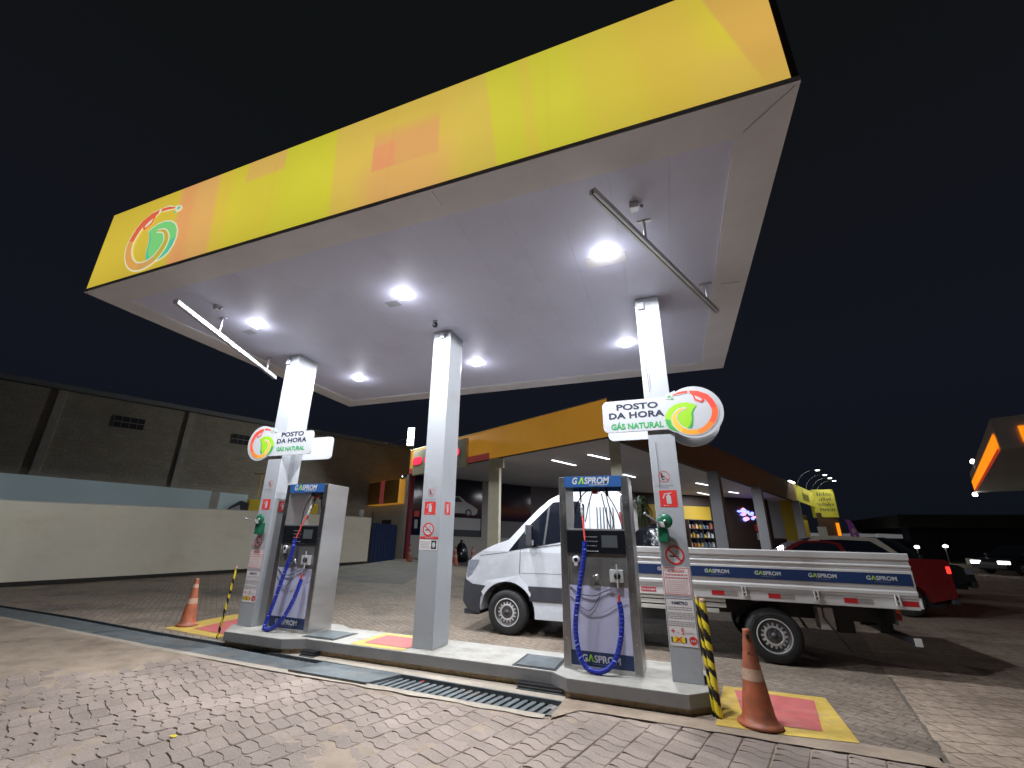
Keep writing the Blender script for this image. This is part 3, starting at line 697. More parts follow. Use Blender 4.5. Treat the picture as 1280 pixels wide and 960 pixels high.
cL = column(0, 'left white column with warning decals, nearest the grated wall side'); cC = column(3.122, 'middle white column standing alone between the two dispensers'); cR = column(6.244, 'right white column with the most decals, beside the black and yellow pole')
def decals(t, x, lst, fr=None):
    for kind, cx, cz, s in lst:
        fr_ = fr or front(0, 0, 0); m = W(t)
        if kind == 'nophone':
            pict(m, fr_, x+cx, cz, s, kind); lines(m, fr_, x+cx-.10, x+cx+.10, cz-s-.045, cz-s-.03, 1, 'text_grey', .006, seed=3); lines(m, fr_, x+cx-.04, x+cx+.04, cz-s-.07, cz-s-.055, 1, 'text_grey', .006, seed=4); m.build('phone_ban_decal', t)
        else:
            pict(m, fr_, x+cx, cz, s, kind); m.build({'exting': 'extinguisher_decal', 'nosmoke': 'smoking_ban_decal'}[kind], t)
decals(cL, 0, [('nophone', .16, 2.33, .055), ('exting', .15, 1.99, .085), ('nosmoke', .13, 1.40, .085)])
decals(cC, 3.122, [('nophone', .14, 2.14, .055), ('exting', .135, 1.925, .088), ('nosmoke', .13, 1.64, .088)])
decals(cR, 6.244, [('nophone', .13, 2.28, .065), ('exting', .155, 2.025, .095), ('nosmoke', .155, 1.41, .10)])
frs = frame((CW, 0, 0), (0, 1, 0), (0, 0, 1))
decals(cL, .0, [('exting', .20, 1.97, .085)], frame((CW, 0, 0), (0, 1, 0), (0, 0, 1)))
decals(cC, .0, [('exting', .21, 1.935, .09)], frame((3.122+CW, 0, 0), (0, 1, 0), (0, 0, 1)))
m = W(cC); fr = front(3.122, 0, 0); m.rect(.01, 1.515, .29, 1.545, fr, .003, 'sign_red'); m.text('ATENÇÃO', fr, .15, 1.521, .018, 'sign_white', .004, .12)
m.rect(.005, 1.37, .285, 1.505, fr, .002, 'paper'); lines(m, fr, .02, .17, 1.385, 1.49, 5, 'text_grey', .005); m.rect(.19, 1.385, .27, 1.495, fr, .003, 'sign_black'); m.disc(.23, 1.44, .026, fr, .004, 'sign_white', 14, .036); m.build('warning_notice', cC)
def notices(t, x):
    fr = front(x, 0, 0)
    m = W(t); m.rect(.005, 1.0, .288, 1.29, fr, .002, 'paper'); frame_line(m, fr, .014, 1.008, .28, 1.282, .006, .003, 'sign_red')
    m.text('ATENÇÃO', fr, .147, 1.235, .028, 'sign_red', .004, .17, bold=.02); lines(m, fr, .035, .26, 1.195, 1.222, 1, 'text_red', .011, seed=5); lines(m, fr, .03, .26, 1.165, 1.19, 1, 'text_red', .011, seed=6)
    lines(m, fr, .035, .255, 1.02, 1.16, 7, 'text_red', .004, seed=8); m.build('attention_notice', t)
    m = W(t); m.rect(.004, .505, .296, .975, fr, .002, 'paper'); frame_line(m, fr, .008, .51, .292, .97, .005, .003, 'sign_navy')
    m.text('INMETRO', fr, .15, .912, .032, 'navy_band', .004, .16, bold=.03); lines(m, fr, .03, .27, .855, .895, 2, 'text_grey', .006, seed=11); lines(m, fr, .02, .28, .77, .84, 4, 'text_grey', .006, seed=12); lines(m, fr, .02, .28, .70, .755, 3, 'text_grey', .006, seed=13)
    m.text('+', fr, .055, .63, .05, 'sign_red', .004, bold=.03); m.text('5', fr, .15, .628, .06, 'sign_red', .004); lines(m, fr, .10, .12, .635, .65, 1, 'text_red', .006); lines(m, fr, .18, .25, .635, .65, 1, 'text_grey', .005)
    m.prism([(.04, .55), (.17, .55), (.175, .585), (.15, .60), (.06, .60), (.035, .58)], fr, .003, .004, 'tape_yellow'); m.rect(.03, .55, .045, .60, fr, .005, 'green_dark'); m.rect(.165, .55, .18, .60, fr, .005, 'sign_black')
    m.flat([(.07, .56), (.08, .555), (.14, .60), (.13, .605)], fr, .006, 'sign_red'); m.flat([(.07, .60), (.08, .605), (.14, .56), (.13, .555)], fr, .007, 'sign_red')
    m.disc(.245, .575, .04, fr, .003, 'sign_red'); m.text('AAA', fr, .245, .562, .026, 'sign_white', .004, .055, bold=.03); m.build('metering_notice', t)
notices(cR, 6.244); notices(cL, 0)

# shut-off boxes on the columns
def shutoff(x, z, label, rot):
    t = thing('shutoff_valve', label, 'shut-off valve', (x, -.001, z), group='green shut-off valves on the columns')
    m = W(t); m.box((x-.05, -.11, z-.16), (x+.055, -.002, z+.02), 'green_box', .012); m.build('body', t)
    m = W(t); m.lathe([(0, 0), (.075, 0), (.082, .012), (.075, .028), (.03, .034), (0, .034)], (x+.035, -.095, z+.07), (0, -1, 0), 'green_box', 24); m.lathe([(0, 0), (.018, 0), (.016, .02), (0, .024)], (x+.035, -.13, z+.07), (0, -1, 0), 'steel', 12); m.build('wheel', t)
    m = W(t); m.box((x-.045, -.14, z+.0), (x+.03, -.115, z+.06), 'sign_white', .008); a = R(rot); m.tube([(x-.02, -.15, z+.04), (x-.02-.17*math.cos(a), -.17, z+.04+.17*math.sin(a))], .010, 'steel', 8); m.lathe([(0, 0), (.016, 0), (.018, .02), (0, .03)], (x-.02-.17*math.cos(a), -.175, z+.04+.17*math.sin(a)), (-math.cos(a), 0, math.sin(a)), 'white_paint', 10); m.build('lever', t)
shutoff(6.30, 1.70, 'green shut-off valve with a white lever on the right column', 35)
shutoff(.16, 1.68, 'green shut-off valve with a green tag on the left column', 10)

# signs
def sign(x0, x1, z0, z1, lc, lz, lr, flip, label, y, written):
    t = thing('station_sign', label, 'sign', ((x0+x1)/2, y, (z0+z1)/2), group='white die-cut name signs on the columns')
    fr = front(0, y, 0)
    if not written: fr = (Vector((0, y, 0)), Vector((1, 0, 0)), Vector((0, 0, 1)), Vector((0, -1, 0)))
    m = W(t)
    def rr(a, b, c, d, r):
        P = []
        for (cx, cz, s) in ((c-r, b+r, -90), (c-r, d-r, 0), (a+r, d-r, 90), (a+r, b+r, 180)):
            for k in range(7): q = R(s+15*k); P.append((cx+r*math.cos(q), cz+r*math.sin(q)))
        return P
    m.prism(rr(x0, z0, x1, z1, .07), fr, 0, .030, 'sign_white')
    m.prism([(lc+(lr*1.09)*math.cos(a*math.pi/24), lz+(lr*1.09)*math.sin(a*math.pi/24)) for a in range(48)], fr, 0, .0325, 'sign_white')
    tip = [(lc+flip*p[0]*lr*1.0, lz+p[1]*lr) for p in [LS(655, 250), LS(680, 214), LS(760, 180), LS(800, 300), LS(700, 300)]]
    m.prism(tip if flip > 0 else tip[::-1], fr, .001, .031, 'sign_white')
    m.build('plate', t)
    if written:
        m = W(t); logo(m, fr, lc, lz, lr, flip, PAL, .033); m.build('hose_leaf_emblem', t)
        m = W(t); c = (x0+lc-lr)/2+.02 if flip > 0 else (x1+lc+lr)/2-.02
        m.text('POSTO', fr, c+(.02 if flip > 0 else .0), 3.125, .078, 'sign_navy', .033, .50, bold=.035)
        m.text('DA HORA', fr, c, 3.015, .078, 'sign_navy', .033, .66, bold=.035, space=1.05)
        m.text('GÁS NATURAL', fr, c, 2.875, .072, 'sign_green', .033, .62, bold=.035); m.build('lettering', t)
    return t
sign(5.72, 6.82, 2.84, 3.25, 6.79, 3.035, .295, 1, 'white name sign on the right column, its round leaf emblem at the right end', -.004, True)
sign(5.72, 6.82, 2.84, 3.25, 6.79, 3.035, .295, 1, 'plain back of the sign behind the right column', CD+.034, False)
sign(-.24, .95, 2.80, 3.20, -.21, 3.04, .285, -1, 'white name sign on the left column, its round leaf emblem at the left end', -.004, True)
sign(-.24, .95, 2.80, 3.20, -.21, 3.04, .285, -1, 'plain white sign plate sticking out behind the left column', CD+.034, False)

# canopy lights
def canopy_light(x, y, i, label):
    t = thing('canopy_light', label, 'ceiling light', (x, y, CZ), group='square ceiling lights under the canopy')
    m = W(t); m.box((x-.06, y-.05, CZ+.004), (x+.06, y+.05, CZ+.021), 'soffit_border', .006); m.build('housing', t)
    m = W(t); m.box((x-.078, y-.068, CZ-.026), (x+.078, y+.068, CZ+.014), 'lamp_white', .018); m.build('lens', t)
    ld = bpy.data.lights.new('canopy_lamp', 'SPOT'); ld.spot_size = R(180); ld.spot_blend = .04; ld.shadow_soft_size = .11; ld.energy = LAMP_POWER; ld.color = LAMP_COL
    lo = bpy.data.objects.new('canopy_lamp', ld); col.objects.link(lo); lo.location = (0, 0, -.04); lo.parent = t
    ld = bpy.data.lights.new('canopy_lamp_down', 'AREA'); ld.shape = 'RECTANGLE'; ld.size = .2; ld.size_y = .17; ld.energy = 24; ld.color = LAMP_COL; lo = bpy.data.objects.new('canopy_lamp_down', ld); col.objects.link(lo); lo.location = (0, 0, -.05); lo.parent = t
    ld = bpy.data.lights.new('canopy_lamp_spill', 'POINT'); ld.shadow_soft_size = .12; ld.energy = 3.2; ld.color = (.85, .88, 1); lo = bpy.data.objects.new('canopy_lamp_spill', ld); col.objects.link(lo); lo.location = (0, 0, -.2); lo.parent = t
lab = {(0, 0): 'square ceiling light at the front left of the canopy', (1, 0): 'square ceiling light at the front middle, above the black dome camera', (2, 0): 'square ceiling light at the front right near the long steel rail', (0, 1): 'square ceiling light at the back left, right of the left column top', (1, 1): 'square ceiling light at the back middle, right of the middle column', (2, 1): 'square ceiling light at the back right beside the right column top'}
for i, x in enumerate((.55, 3.275, 6.015)):
    for j, y in enumerate((-1.2, 1.41)): canopy_light(x, y, i, lab[(i, j)])
for (x, y, l) in ((.18, -1.02, 'pale square access hatch beside the front left ceiling light'), (3.0, -1.02, 'pale square access hatch beside the front middle ceiling light'), (6.0, -1.0, 'faint square access hatch around the front right ceiling light')):
    m = MB(Matrix.Translation((-x, -y, -CZ)))
    s_ = .1 if x < 5 else .23
    m.box((x-s_, y-s_*.7, CZ+.0165), (x+s_, y+s_*.7 if x < 5 else y+.05, CZ+.0215), 'soffit_border' if x > 5 else 'white_paint'); o = m.build('ceiling_hatch', loc=(x, y, CZ)); tag(o, l, 'hatch', 'ceiling hatches')
t = thing('dome_camera', 'small black dome camera hanging from the canopy ceiling above the middle column', 'camera', (3.32, -.34, CZ+.02))
m = W(t); m.lathe([(0, 0), (.035, 0), (.035, .03), (0, .03)], (3.32, -.34, CZ+.02), (0, 0, -1), 'steel_dark', 14); m.lathe([(.035, .03), (.045, .05), (.04, .085), (.02, .105), (0, .11)], (3.32, -.34, CZ+.02), (0, 0, -1), 'black_gloss', 14); m.build('dome', t)
# retractable rails under the ceiling
def rail(a, b, mats_, label, ts):
    a, b = Vector(a), Vector(b); t = thing('ceiling_rail', label, 'rail', tuple((a+b)/2+Vector((0, 0, .2))), group='slanting steel rails hung under the ceiling')
    d = (b-a).normalized(); s_ = Vector((-d.y, d.x, 0)); U = Vector((0, 0, 1)); m = W(t)
    for off, hgt, mt in ((-.018, .0, mats_[0]), (.018, .0, mats_[0])):
        V = [a+s_*(off-.012)-U*.03, a+s_*(off+.012)-U*.03, a+s_*(off+.012)+U*.03, a+s_*(off-.012)+U*.03]; V2 = [v+(b-a) for v in V]
        m.add(V+V2, [(0, 1, 2, 3), (7, 6, 5, 4), (0, 4, 5, 1), (1, 5, 6, 2), (2, 6, 7, 3), (3, 7, 4, 0)], mt)
    V = [a+s_*-.006-U*.02, a+s_*.006-U*.02, a+s_*.006+U*.028, a+s_*-.006+U*.028]; V2 = [v+(b-a) for v in V]
    m.add(V+V2, [(0, 1, 2, 3), (7, 6, 5, 4), (0, 4, 5, 1), (1, 5, 6, 2), (2, 6, 7, 3), (3, 7, 4, 0)], 'black' if mats_[0] == 'steel' else 'sign_white')
    m.build('bar', t)
    for k in ts:
        p = a+(b-a)*k; m = W(t); m.tube([p+U*.03, p+U*(CZ+.021-p.z)], .014, mats_[0], 8); m.box(p+Vector((-.07, -.02, CZ+.008-p.z)), p+Vector((.07, .02, CZ+.020-p.z)), mats_[0]); m.build('hanger', t)
    k = ts[0]-.16; p = a+(b-a)*k+Vector((.12, .14, 0)); m = W(t); m.box(p+Vector((-.05, -.05, CZ-.05-p.z)), p+Vector((.03, .03, CZ+.021-p.z)), 'steel'); m.lathe([(0, 0), (.018, 0), (.018, .03), (0, .03)], (p.x+.045, p.y, CZ-.02), (1, 0, 0), 'steel_dark', 10); m.build('pulley_bracket', t)
rail((6.06, -2.52, 4.42), (7.24, .16, 4.42), ('steel',), 'slanting steel rail hung under the right side of the ceiling', (.34, .9))
rail((.55, -2.46, 4.42), (-.53, .26, 4.42), ('pillar_grey',), 'slanting white rail hung under the left side of the ceiling', (.34, .88))

# ================================================================== FUEL DISPENSERS
IZ = .183
def dispenser(x, y, label, flipside):
    t = thing('fuel_dispenser', label, 'fuel dispenser', (x, y, IZ), group='tall steel gas dispensers on the island')
    w, d, h = .85, .50, 2.12; p = .085
    m = MB()
    for (a, b, c, e_) in ((0, 0, p, d), (w-p, 0, w, d)):
        m.box((a, b, 0), (c, e_, h), 'steel' , .004)
    m.box((p, .0, 0), (w-p, .012, .045), 'steel'); m.box((p, d-.012, 0), (w-p, d, .045), 'steel')
    m.box((p, .02, h-.02), (w-p, d-.02, h-.002), 'steel_dark')
    m.build('frame', t)
    for k, xx in enumerate((0, w)):
        m = MB(); sx = -1 if k == 0 else 1
        a, b = (xx-.003, xx) if k == 0 else (xx, xx+.003)
        z = .03
        for hh in (.88, .55, .60):
            m.box((a, .012, z), (b, d-.012, z+hh-.006), 'steel'); z += hh
        m.build('side_panel', t)
    m = MB(); m.box((.004, -.004, .02), (p-.004, -.001, h-.004), 'steel_dark'); m.box((w-p+.004, -.004, .02), (w-.004, -.001, h-.004), 'steel_dark')
    for zz in (.3, .8, 1.3, 1.8):
        for xx in (.04, w-.04): m.lathe([(0, 0), (.006, 0), (.005, .003), (0, .004)], (xx, -.004, zz), (0, -1, 0), 'chrome', 8)
    m.build('corner_trim', t)
    m = MB(); m.box((p, .010, .045), (w-p, .018, 1.22), 'steel_panel'); m.box((p, d-.02, .045), (w-p, d-.012, 1.22), 'steel_panel'); m.box((p, .02, 1.20), (w-p, d-.02, 1.215), 'steel_panel'); m.build('inner_panel', t)
    m = MB(); m.box((p-.01, d-.006, 1.99), (w-p+.01, d+.012, h+.004), 'blue_header', .003); m.build('rear_header', t); m = MB(); m.box((p-.01, -.012, 1.99), (w-p+.01, .006, h+.004), 'blue_header', .003)
    fr = front(0, -.012, 0)
    X0 = w/2-.02
    gaspro(m, fr, X0, 2.030, .082, .46, .22, 'sign_white', .002)
    m.rect(X0-.02, 2.010, X0+.20, 2.017, fr, .002, 'sign_white')
    m.build('header_sign', t)
    m = MB(); m.box((p-.003, -.006, 1.215), (w-p+.003, .03, 1.475), 'black_gloss', .004); fr = front(0, -.006, 0)
    m.build('display_panel', t)
    m = MB(); m.rect(.50, 1.29, .675, 1.42, fr, .003, 'screen'); frame_line(m, fr, .495, 1.285, .68, 1.425, .004, .004, 'dark_grey'); m.build('screen', t)
    m = MB()
    for k in range(3): lines(m, fr, .30, .45, 1.395-.05*k, 1.41-.05*k, 1, 'text_grey', .009, .002, seed=20+k)
    lines(m, fr, .32, .46, 1.235, 1.25, 1, 'sign_white', .010, .002, seed=33); m.disc(.31, 1.243, .008, fr, .002, 'sign_white', 10)
    m.build('display_markings', t)
    m = MB(); m.box((p, .0, 1.475), (w-p, .03, 1.497), 'steel', .003); m.build('sill_rail', t); m = MB(); m.box((p, d-.03, 1.475), (w-p, d, 1.497), 'steel', .003); m.build('sill_rail', t)
    m = MB(); m.box((p+.004, .0045, .19), (w-p-.004, .009, .86), 'lavender_panel'); m.build('lower_panel', t)
    m = MB(); m.box((p+.003, .002, .04), (w-p-.003, .0085, .188), 'navy_band'); fr = front(0, .002, 0)
    gaspro(m, fr, w/2-.01, .090, .07, .42, 0, 'sign_white', .002); lines(m, fr, w/2-.1, w/2+.13, .063, .078, 1, 'text_grey', .006, .002, seed=9); m.build('lower_sign', t)
    m = MB(); m.box((.57, -.05, .915), (.72, .0095, 1.05), 'chrome', .008); m.lathe([(0, 0), (.038, 0), (.038, .012), (0, .012)], (.655, -.05, .985), (0, -1, 0), 'black', 16); m.tube([(.655, -.055, 1.11), (.655, -.055, .86)], .008, 'chrome', 8); m.build('nozzle_holder', t)
    m = MB(); m.lathe([(.022, 0), (.045, 0), (.045, .035), (.024, .04)], (.185, .0095, 1.14), (0, -1, 0), 'chrome', 18); m.lathe([(0, 0), (.024, 0), (.024, .01), (0, .01)], (.185, -.015, 1.14), (0, -1, 0), 'black', 14); m.box((.165, -.03, 1.07), (.205, .009, 1.105), 'chrome', .004); m.build('valve', t)
    m = MB(); m.tube(curve([(.34, .0, .93), (.36, -.03, .965), (.42, -.04, .97), (.46, -.03, .94), (.455, -.02, .90)], 5), .007, 'steel_dark', 6); m.lathe([(0, 0), (.03, 0), (.03, .012), (0, .015)], (.42, -.02, .965), (0, -1, 0), 'steel_dark', 14); m.box((.385, -.004, .84), (.455, .009, .875), 'chrome', .003); m.build('hook', t)
    return t
def gaspro(m, fr, xc, z, h, width, shear, mt, off, green='logo_green'):
    # G /\ SPROM : the second character is a green A without a bar
    a = width*.155; g0 = xc-width/2
    m.text('G', fr, g0, z, h, mt, off, a*.95, bold=.03, shear=shear, align='l')
    x = g0+a*1.02; s_ = shear*h*.8; O = .36*a
    m.flat([(x, z), (x+a*.30, z), (x+a*.52+s_, z+h*.66), (x+a*.72, z), (x+a*1.0, z), (x+a*.66+s_, z+h), (x+a*.40+s_, z+h)], fr, off, green)
    m.text('SPROM', fr, x+a*1.06, z, h, mt, off, width-(x-g0)-a*1.06, bold=.03, shear=shear, align='l')
dL = dispenser(.55, 0, 'left steel gas dispenser with its blue hose hanging in a narrow V', 0)
dR = dispenser(5.11, 0, 'right steel gas dispenser with its blue hose hanging in a wide U', 0)
def hoses(t, pts, top, V):
    m = MB(); C = curve(pts, 10)
    for i in range(len(C)-1):                       # spiral wrap: blue sleeve with pale scuffs
        pass
    m.tube(C, .0265, 'hose_blue', 10)
    rr = random.Random(5); L = [0]
    for a, b in zip(C, C[1:]): L.append(L[-1]+(b-a).length)
    s_ = .03; hel = []
    while s_ < L[-1]-.02:
        i = max(k for k in range(len(L)) if L[k] <= s_); i = min(i, len(C)-2); u = (s_-L[i])/(L[i+1]-L[i] or 1); p = C[i].lerp(C[i+1], u); d = (C[i+1]-C[i]).normalized()
        a = d.cross(Vector((0, 1, 0))).normalized(); b = d.cross(a); th = s_/.042*2*math.pi
        hel.append(p+(a*math.cos(th)+b*math.sin(th))*.0255); s_ += .005
    m.tube(hel, .0065, 'hose_blue', 5)
    k = 0
    while k < len(hel)-6:
        if rr.random() < .38: m.tube([hel[k+q_]+Vector((0, -.0035, 0)) for q_ in range(4)], .0055, 'hose_light', 4)
        k += rr.randint(5, 10)
    m.build('blue_hose', t)
    m = MB(); m.tube(top, .011, 'hose_red', 8); m.build('red_hose_end', t); m = MB(); m.tube([pts[-1]]+[Vector(pts[-1])+Vector((0, 0, .07))], .014, 'hose_red', 8); m.build('red_hose_end', t)
    a = Vector(top[0]); m = MB(); m.lathe([(.010, -.02), (.016, -.015), (.017, .05), (.012, .06), (.018, .07), (.018, .10), (.009, .115), (.009, .22)], a, (V-a).normalized(), 'chrome', 12); m.build('breakaway_coupling', t)
    m = MB(); m.tube([a+(V-a).normalized()*.2, V], .011, 'rubber', 8)
    m.build('drop_hose', t)
hoses(dR, [(.305, -.05, 1.35), (.28, -.06, 1.14), (.215, -.075, .80), (.165, -.085, .48), (.185, -.10, .22), (.25, -.12, .075), (.36, -.13, .028), (.48, -.13, .055), (.585, -.11, .16), (.65, -.09, .36), (.675, -.07, .56), (.66, -.06, .72)], [(.27, .06, 1.66), (.29, .0, 1.52), (.305, -.04, 1.36)], Vector((.245, .12, 2.0)))
hoses(dL, [(.395, -.05, 1.28), (.37, -.06, 1.05), (.29, -.075, .72), (.22, -.09, .40), (.16, -.11, .15), (.155, -.13, .045), (.20, -.14, .028), (.28, -.14, .04), (.42, -.12, .14), (.53, -.10, .32), (.61, -.08, .54), (.64, -.06, .72)], [(.47, .06, 1.66), (.43, .0, 1.48), (.395, -.04, 1.29)], Vector((.53, .12, 2.0)))
def loops(t, dx):
    for pts, mt in (([(.42+dx, .1, 1.98), (.30+dx, .12, 1.93), (.19+dx, .14, 1.78), (.15+dx, .15, 1.55), (.14+dx, .16, 1.30)], 'rubber'), ([(.46+dx, .1, 1.98), (.57+dx, .11, 1.92), (.68+dx, .12, 1.72), (.73, .13, 1.52), (.74, .13, 1.30)], 'rubber'),
                    ([(.56+dx*.5, .2, 2.0), (.57+dx*.5, .2, 1.84), (.62+dx*.5, .2, 1.62), (.60+dx*.5, .2, 1.48), (.57+dx*.5, .2, 1.56), (.50+dx*.5, .2, 1.93)], 'rubber'), ([(.40+dx, .16, 1.97), (.34+dx, .14, 1.78), (.30+dx, .10, 1.58)], 'rubber')):
        m = MB(); m.tube(curve(pts, 8), .007 if mt == 'rubber' else .01, mt, 6); m.build('inner_hose', t)
    m = MB(); m.box((.39+dx, .06, 1.94), (.49+dx, .16, 2.0), 'steel_dark', .006); m.box((.41+dx, .05, 1.915), (.47+dx, .12, 1.945), 'reflector_red', .004); m.build('hose_manifold', t); m = MB(); m.box((.555, .16, 1.9), (.585, .24, 2.0), 'black', .004); m.build('hose_clamp', t)
    m = MB(); m.tube([(.715, .13, 1.70), (.725, .13, 1.56)], .010, 'hose_red', 6); m.build('red_hose_joint', t)
    m = MB()
    for i, (a, b) in enumerate((((.14, -.008, .84), (.45, -.012, .80)),)): pass
    m.tube(curve([(.10, .0, .84), (.22, -.01, .77), (.38, -.015, .76), (.47, -.012, .80), (.57, -.01, .84)], 6), .005, 'sign_navy', 5)
    m.tube(curve([(.10, .0, .74), (.20, -.01, .65), (.30, -.015, .60), (.37, -.015, .65), (.45, -.012, .78)], 6), .004, 'sign_navy', 5)
    m.tube(curve([(.14, .0, .66), (.28, -.01, .58), (.45, -.01, .59), (.62, -.01, .68), (.75, -.01, .74)], 6), .003, 'text_grey', 5)
    m.build('slack_cable', t)
loops(dR, 0); loops(dL, .12)

# poles and cones
def pole(x, y, h, r, label, lean=(0, 0)):
    t = thing('marker_pole', label, 'marker pole', (x, y, 0), group='black and yellow striped marker poles')
    m = MB(); seg = 16; rows = 90; V = []; F = [[], []]
    for j in range(rows+1):
        for k in range(seg): a = 2*math.pi*k/seg; V.append((lean[0]*j/rows+r*math.cos(a), lean[1]*j/rows+r*math.sin(a), .002+h*j/rows))
    rr = random.Random(int(x*10)); jit = [rr.uniform(-.15, .15) for _ in range(40)]
    for j in range(rows):
        for k in range(seg):
            z_ = j/rows*h; u = z_/.17+k/seg+.13*math.sin(z_*11+x*3)+.05*math.sin(z_*31); c = int((u+jit[int(u)])*2) % 2; F[c].append((j*seg+k, j*seg+(k+1) % seg, (j+1)*seg+(k+1) % seg, (j+1)*seg+k))
    b0 = len(m.V); m.add(V, F[0], 'tape_yellow', True)
    k = m.mi('tape_black')
    for f in F[1]: m.F.append(list(f)); m.M.append(k); m.S.append(True)
    m.build('pipe', t)
    m = MB(); m.lathe([(r*.9, 0), (r*.95, .01), (r*.92, .035), (0, .037)], (lean[0], lean[1], h+.001), (0, 0, 1), 'cone_white', 14); m.build('end_cap', t)
pole(6.628, -.325, .98, .031, 'black and yellow taped pole at the right end of the island', (-.02, 0))
pole(6.592, -.25, 1.0, .018, 'thin black and yellow pole just behind the thicker one', (-.03, 0))
pole(-.235, -.10, .99, .018, 'slim black and yellow taped pole beside the left column', (.115, 0))

def cone(x, y, s, label, hgt=.75, dark=False, rb=.185, z=0.0, group='orange traffic cones'):
    t = thing('traffic_cone', label, 'traffic cone', (x, y, z), group=group)
    f = lambda h: lerp(rb*.80, .028, h/hgt)*1.0
    m = MB(); P = [(0, 0.001), (rb, .001), (rb+.004, .012), (rb-.006, .026), (rb*.88, .032), (f(.04)+.008, .045)]
    for h in (.08, .2, .32): P.append((f(h), h))
    a, b, c, d = (.46, .58, .80, .88) if not dark else (.40, .55, .72, .84)
    m.lathe(P+[(f(hgt*.5), hgt*.5), (f(hgt*.97), hgt*.97), (f(hgt)+.004, hgt), (f(hgt)-.006, hgt+.004), (f(hgt)-.010, hgt-.03), (0, hgt-.05)], (0, 0, 0), (0, 0, 1), 'cone_orange', 32)
    m.build('cone_body', t)
    m = MB(); m.lathe([(f(hgt*a)+.0008, hgt*a), (f(hgt*b)+.0008, hgt*b)], (0, 0, 0), (0, 0, 1), 'cone_white', 32); m.build('reflective_band', t)
    m = MB(); m.lathe([(f(hgt*c)+.0008, hgt*c), (f(hgt*d)+.0008, hgt*d)], (0, 0, 0), (0, 0, 1), 'cone_white' if dark or x < 0 else 'cone_orange', 32); m.build('upper_band', t)
    return t
c1 = cone(6.955, -.36, 1, 'tall scuffed orange traffic cone on the painted square by the right column', .76, rb=.18, z=.019)
m = MB(); m.box((-.012, -.050, .685), (.012, -.038, .72), 'black'); m.build('hole', c1)
m = MB(); m.text('ALL', front(0, -.072, 0), 0, .555, .03, 'sign_black', 0, .055, bold=.03); m.build('stencil', c1)
c2 = cone(-1.53, .34, 1, 'dusty reddish traffic cone on the painted square left of the island', .74, rb=.165, z=.010)
far = cone(-7.85, 18.0, 1, 'small striped traffic cone before the maroon post under the far canopy', .95, True, .24, gz(18), 'striped traffic cones under the far canopy')
dup(far, (-4.55, 17.2, gz(17.2)), label='striped traffic cone just right of the middle column, beside a black bag')
dup(far, (-3.62, 17.4, gz(17.4)), label='striped traffic cone nearest the front of the white truck')
m = MB(); m.lathe([(.0, 0), (.34, .02), (.42, .3), (.36, .7), (.22, .98), (.07, 1.12), (.12, 1.22), (0, 1.25)], (0, 0, 0), (0, 0, 1), 'tarp_black', 20); o = m.build('rubbish_bag', loc=(-5.3, 19.6, gz(19.6)+.25)); tag(o, 'black rubbish bag standing behind a striped traffic cone', 'rubbish bag')
o.location.z = gz(19.6)

# ================================================================== WHITE FLATBED TRUCK
tr = thing('flatbed_truck', 'white flatbed truck with navy lettered side boards parked behind the island', 'truck', (5.9, 3.36, 0))
YN, YF = 2.37, 4.35                                   # near and far side of the cab
def hwz(z): return 0 if z < 1.34 else (z-1.34)*.20
def sideprism(m, poly, mt, edge=None, y0=YN, y1=YF, off=0.0):
    V = [(x, y0+hwz(z)-off, z) for x, z in poly]+[(x, y1-hwz(z)+off, z) for x, z in poly]; n = len(poly)
    m.add(V, [list(range(n)), [i+n for i in range(n)][::-1]], mt)
    m.add(V, [[i, i+n, (i+1) % n+n, (i+1) % n] for i in range(n)], edge or mt, False)
def sidepart(name, poly, mt, off):
    m = W(tr); m.add([(x, YN+hwz(z)-off, z) for x, z in poly], [list(range(len(poly)))], mt); m.build(name, tr)
    m = W(tr); m.add([(x, YF-hwz(z)+off, z) for x, z in poly], [list(range(len(poly)))[::-1]], mt); m.build(name, tr)
def sideflat(m, poly, mt, off, both=True):
    m.add([(x, YN+hwz(z)-off, z) for x, z in poly], [list(range(len(poly)))], mt)
    if both: m.add([(x, YF-hwz(z)+off, z) for x, z in poly], [list(range(len(poly)))[::-1]], mt)
WX, WZ, WR = 3.59, .355, .355
arch = [(WX+.50*math.cos(a), WZ+.49*math.sin(a)) for a in [R(180-12*k) for k in range(0, 16)]]
arch = [(x, max(z, .29)) for x, z in arch]
m = W(tr)
lower = [(2.80, .66), (2.80, .95), (2.83, 1.12), (2.91, 1.22), (3.11, 1.345), (3.20, 1.34), (5.58, 1.34), (5.60, .30), (4.10, .29)]
lowp = [(2.80, .66), (3.06, .60)]+[p for p in arch if p[1] > .3]+[(4.09, .285), (5.60, .30), (5.60, 1.34), (3.10, 1.34), (2.91, 1.22), (2.83, 1.12), (2.80, .95)]
sideprism(m, lowp, 'van_white')
upper = [(3.10, 1.341), (5.60, 1.341), (5.60, 2.38), (5.45, 2.44), (4.85, 2.44), (4.60, 2.385), (4.36, 2.27), (4.13, 2.08), (3.90, 1.85), (3.60, 1.54), (3.38, 1.47)]
sideprism(m, upper, 'van_white')
body = fixn(m.build('cab_body', tr))
m = W(tr)                                            # windscreen
a = [(3.66, 1.60), (4.32, 2.245)]
V = [(a[0][0]-.012, YN+.10, a[0][1]+.012), (a[0][0]-.012, YF-.10, a[0][1]+.012), (a[1][0]-.012, YF-.26, a[1][1]+.012), (a[1][0]-.012, YN+.26, a[1][1]+.012)]
m.add(V, [(0, 1, 2, 3)], 'glass_dark'); m.build('windscreen', tr)
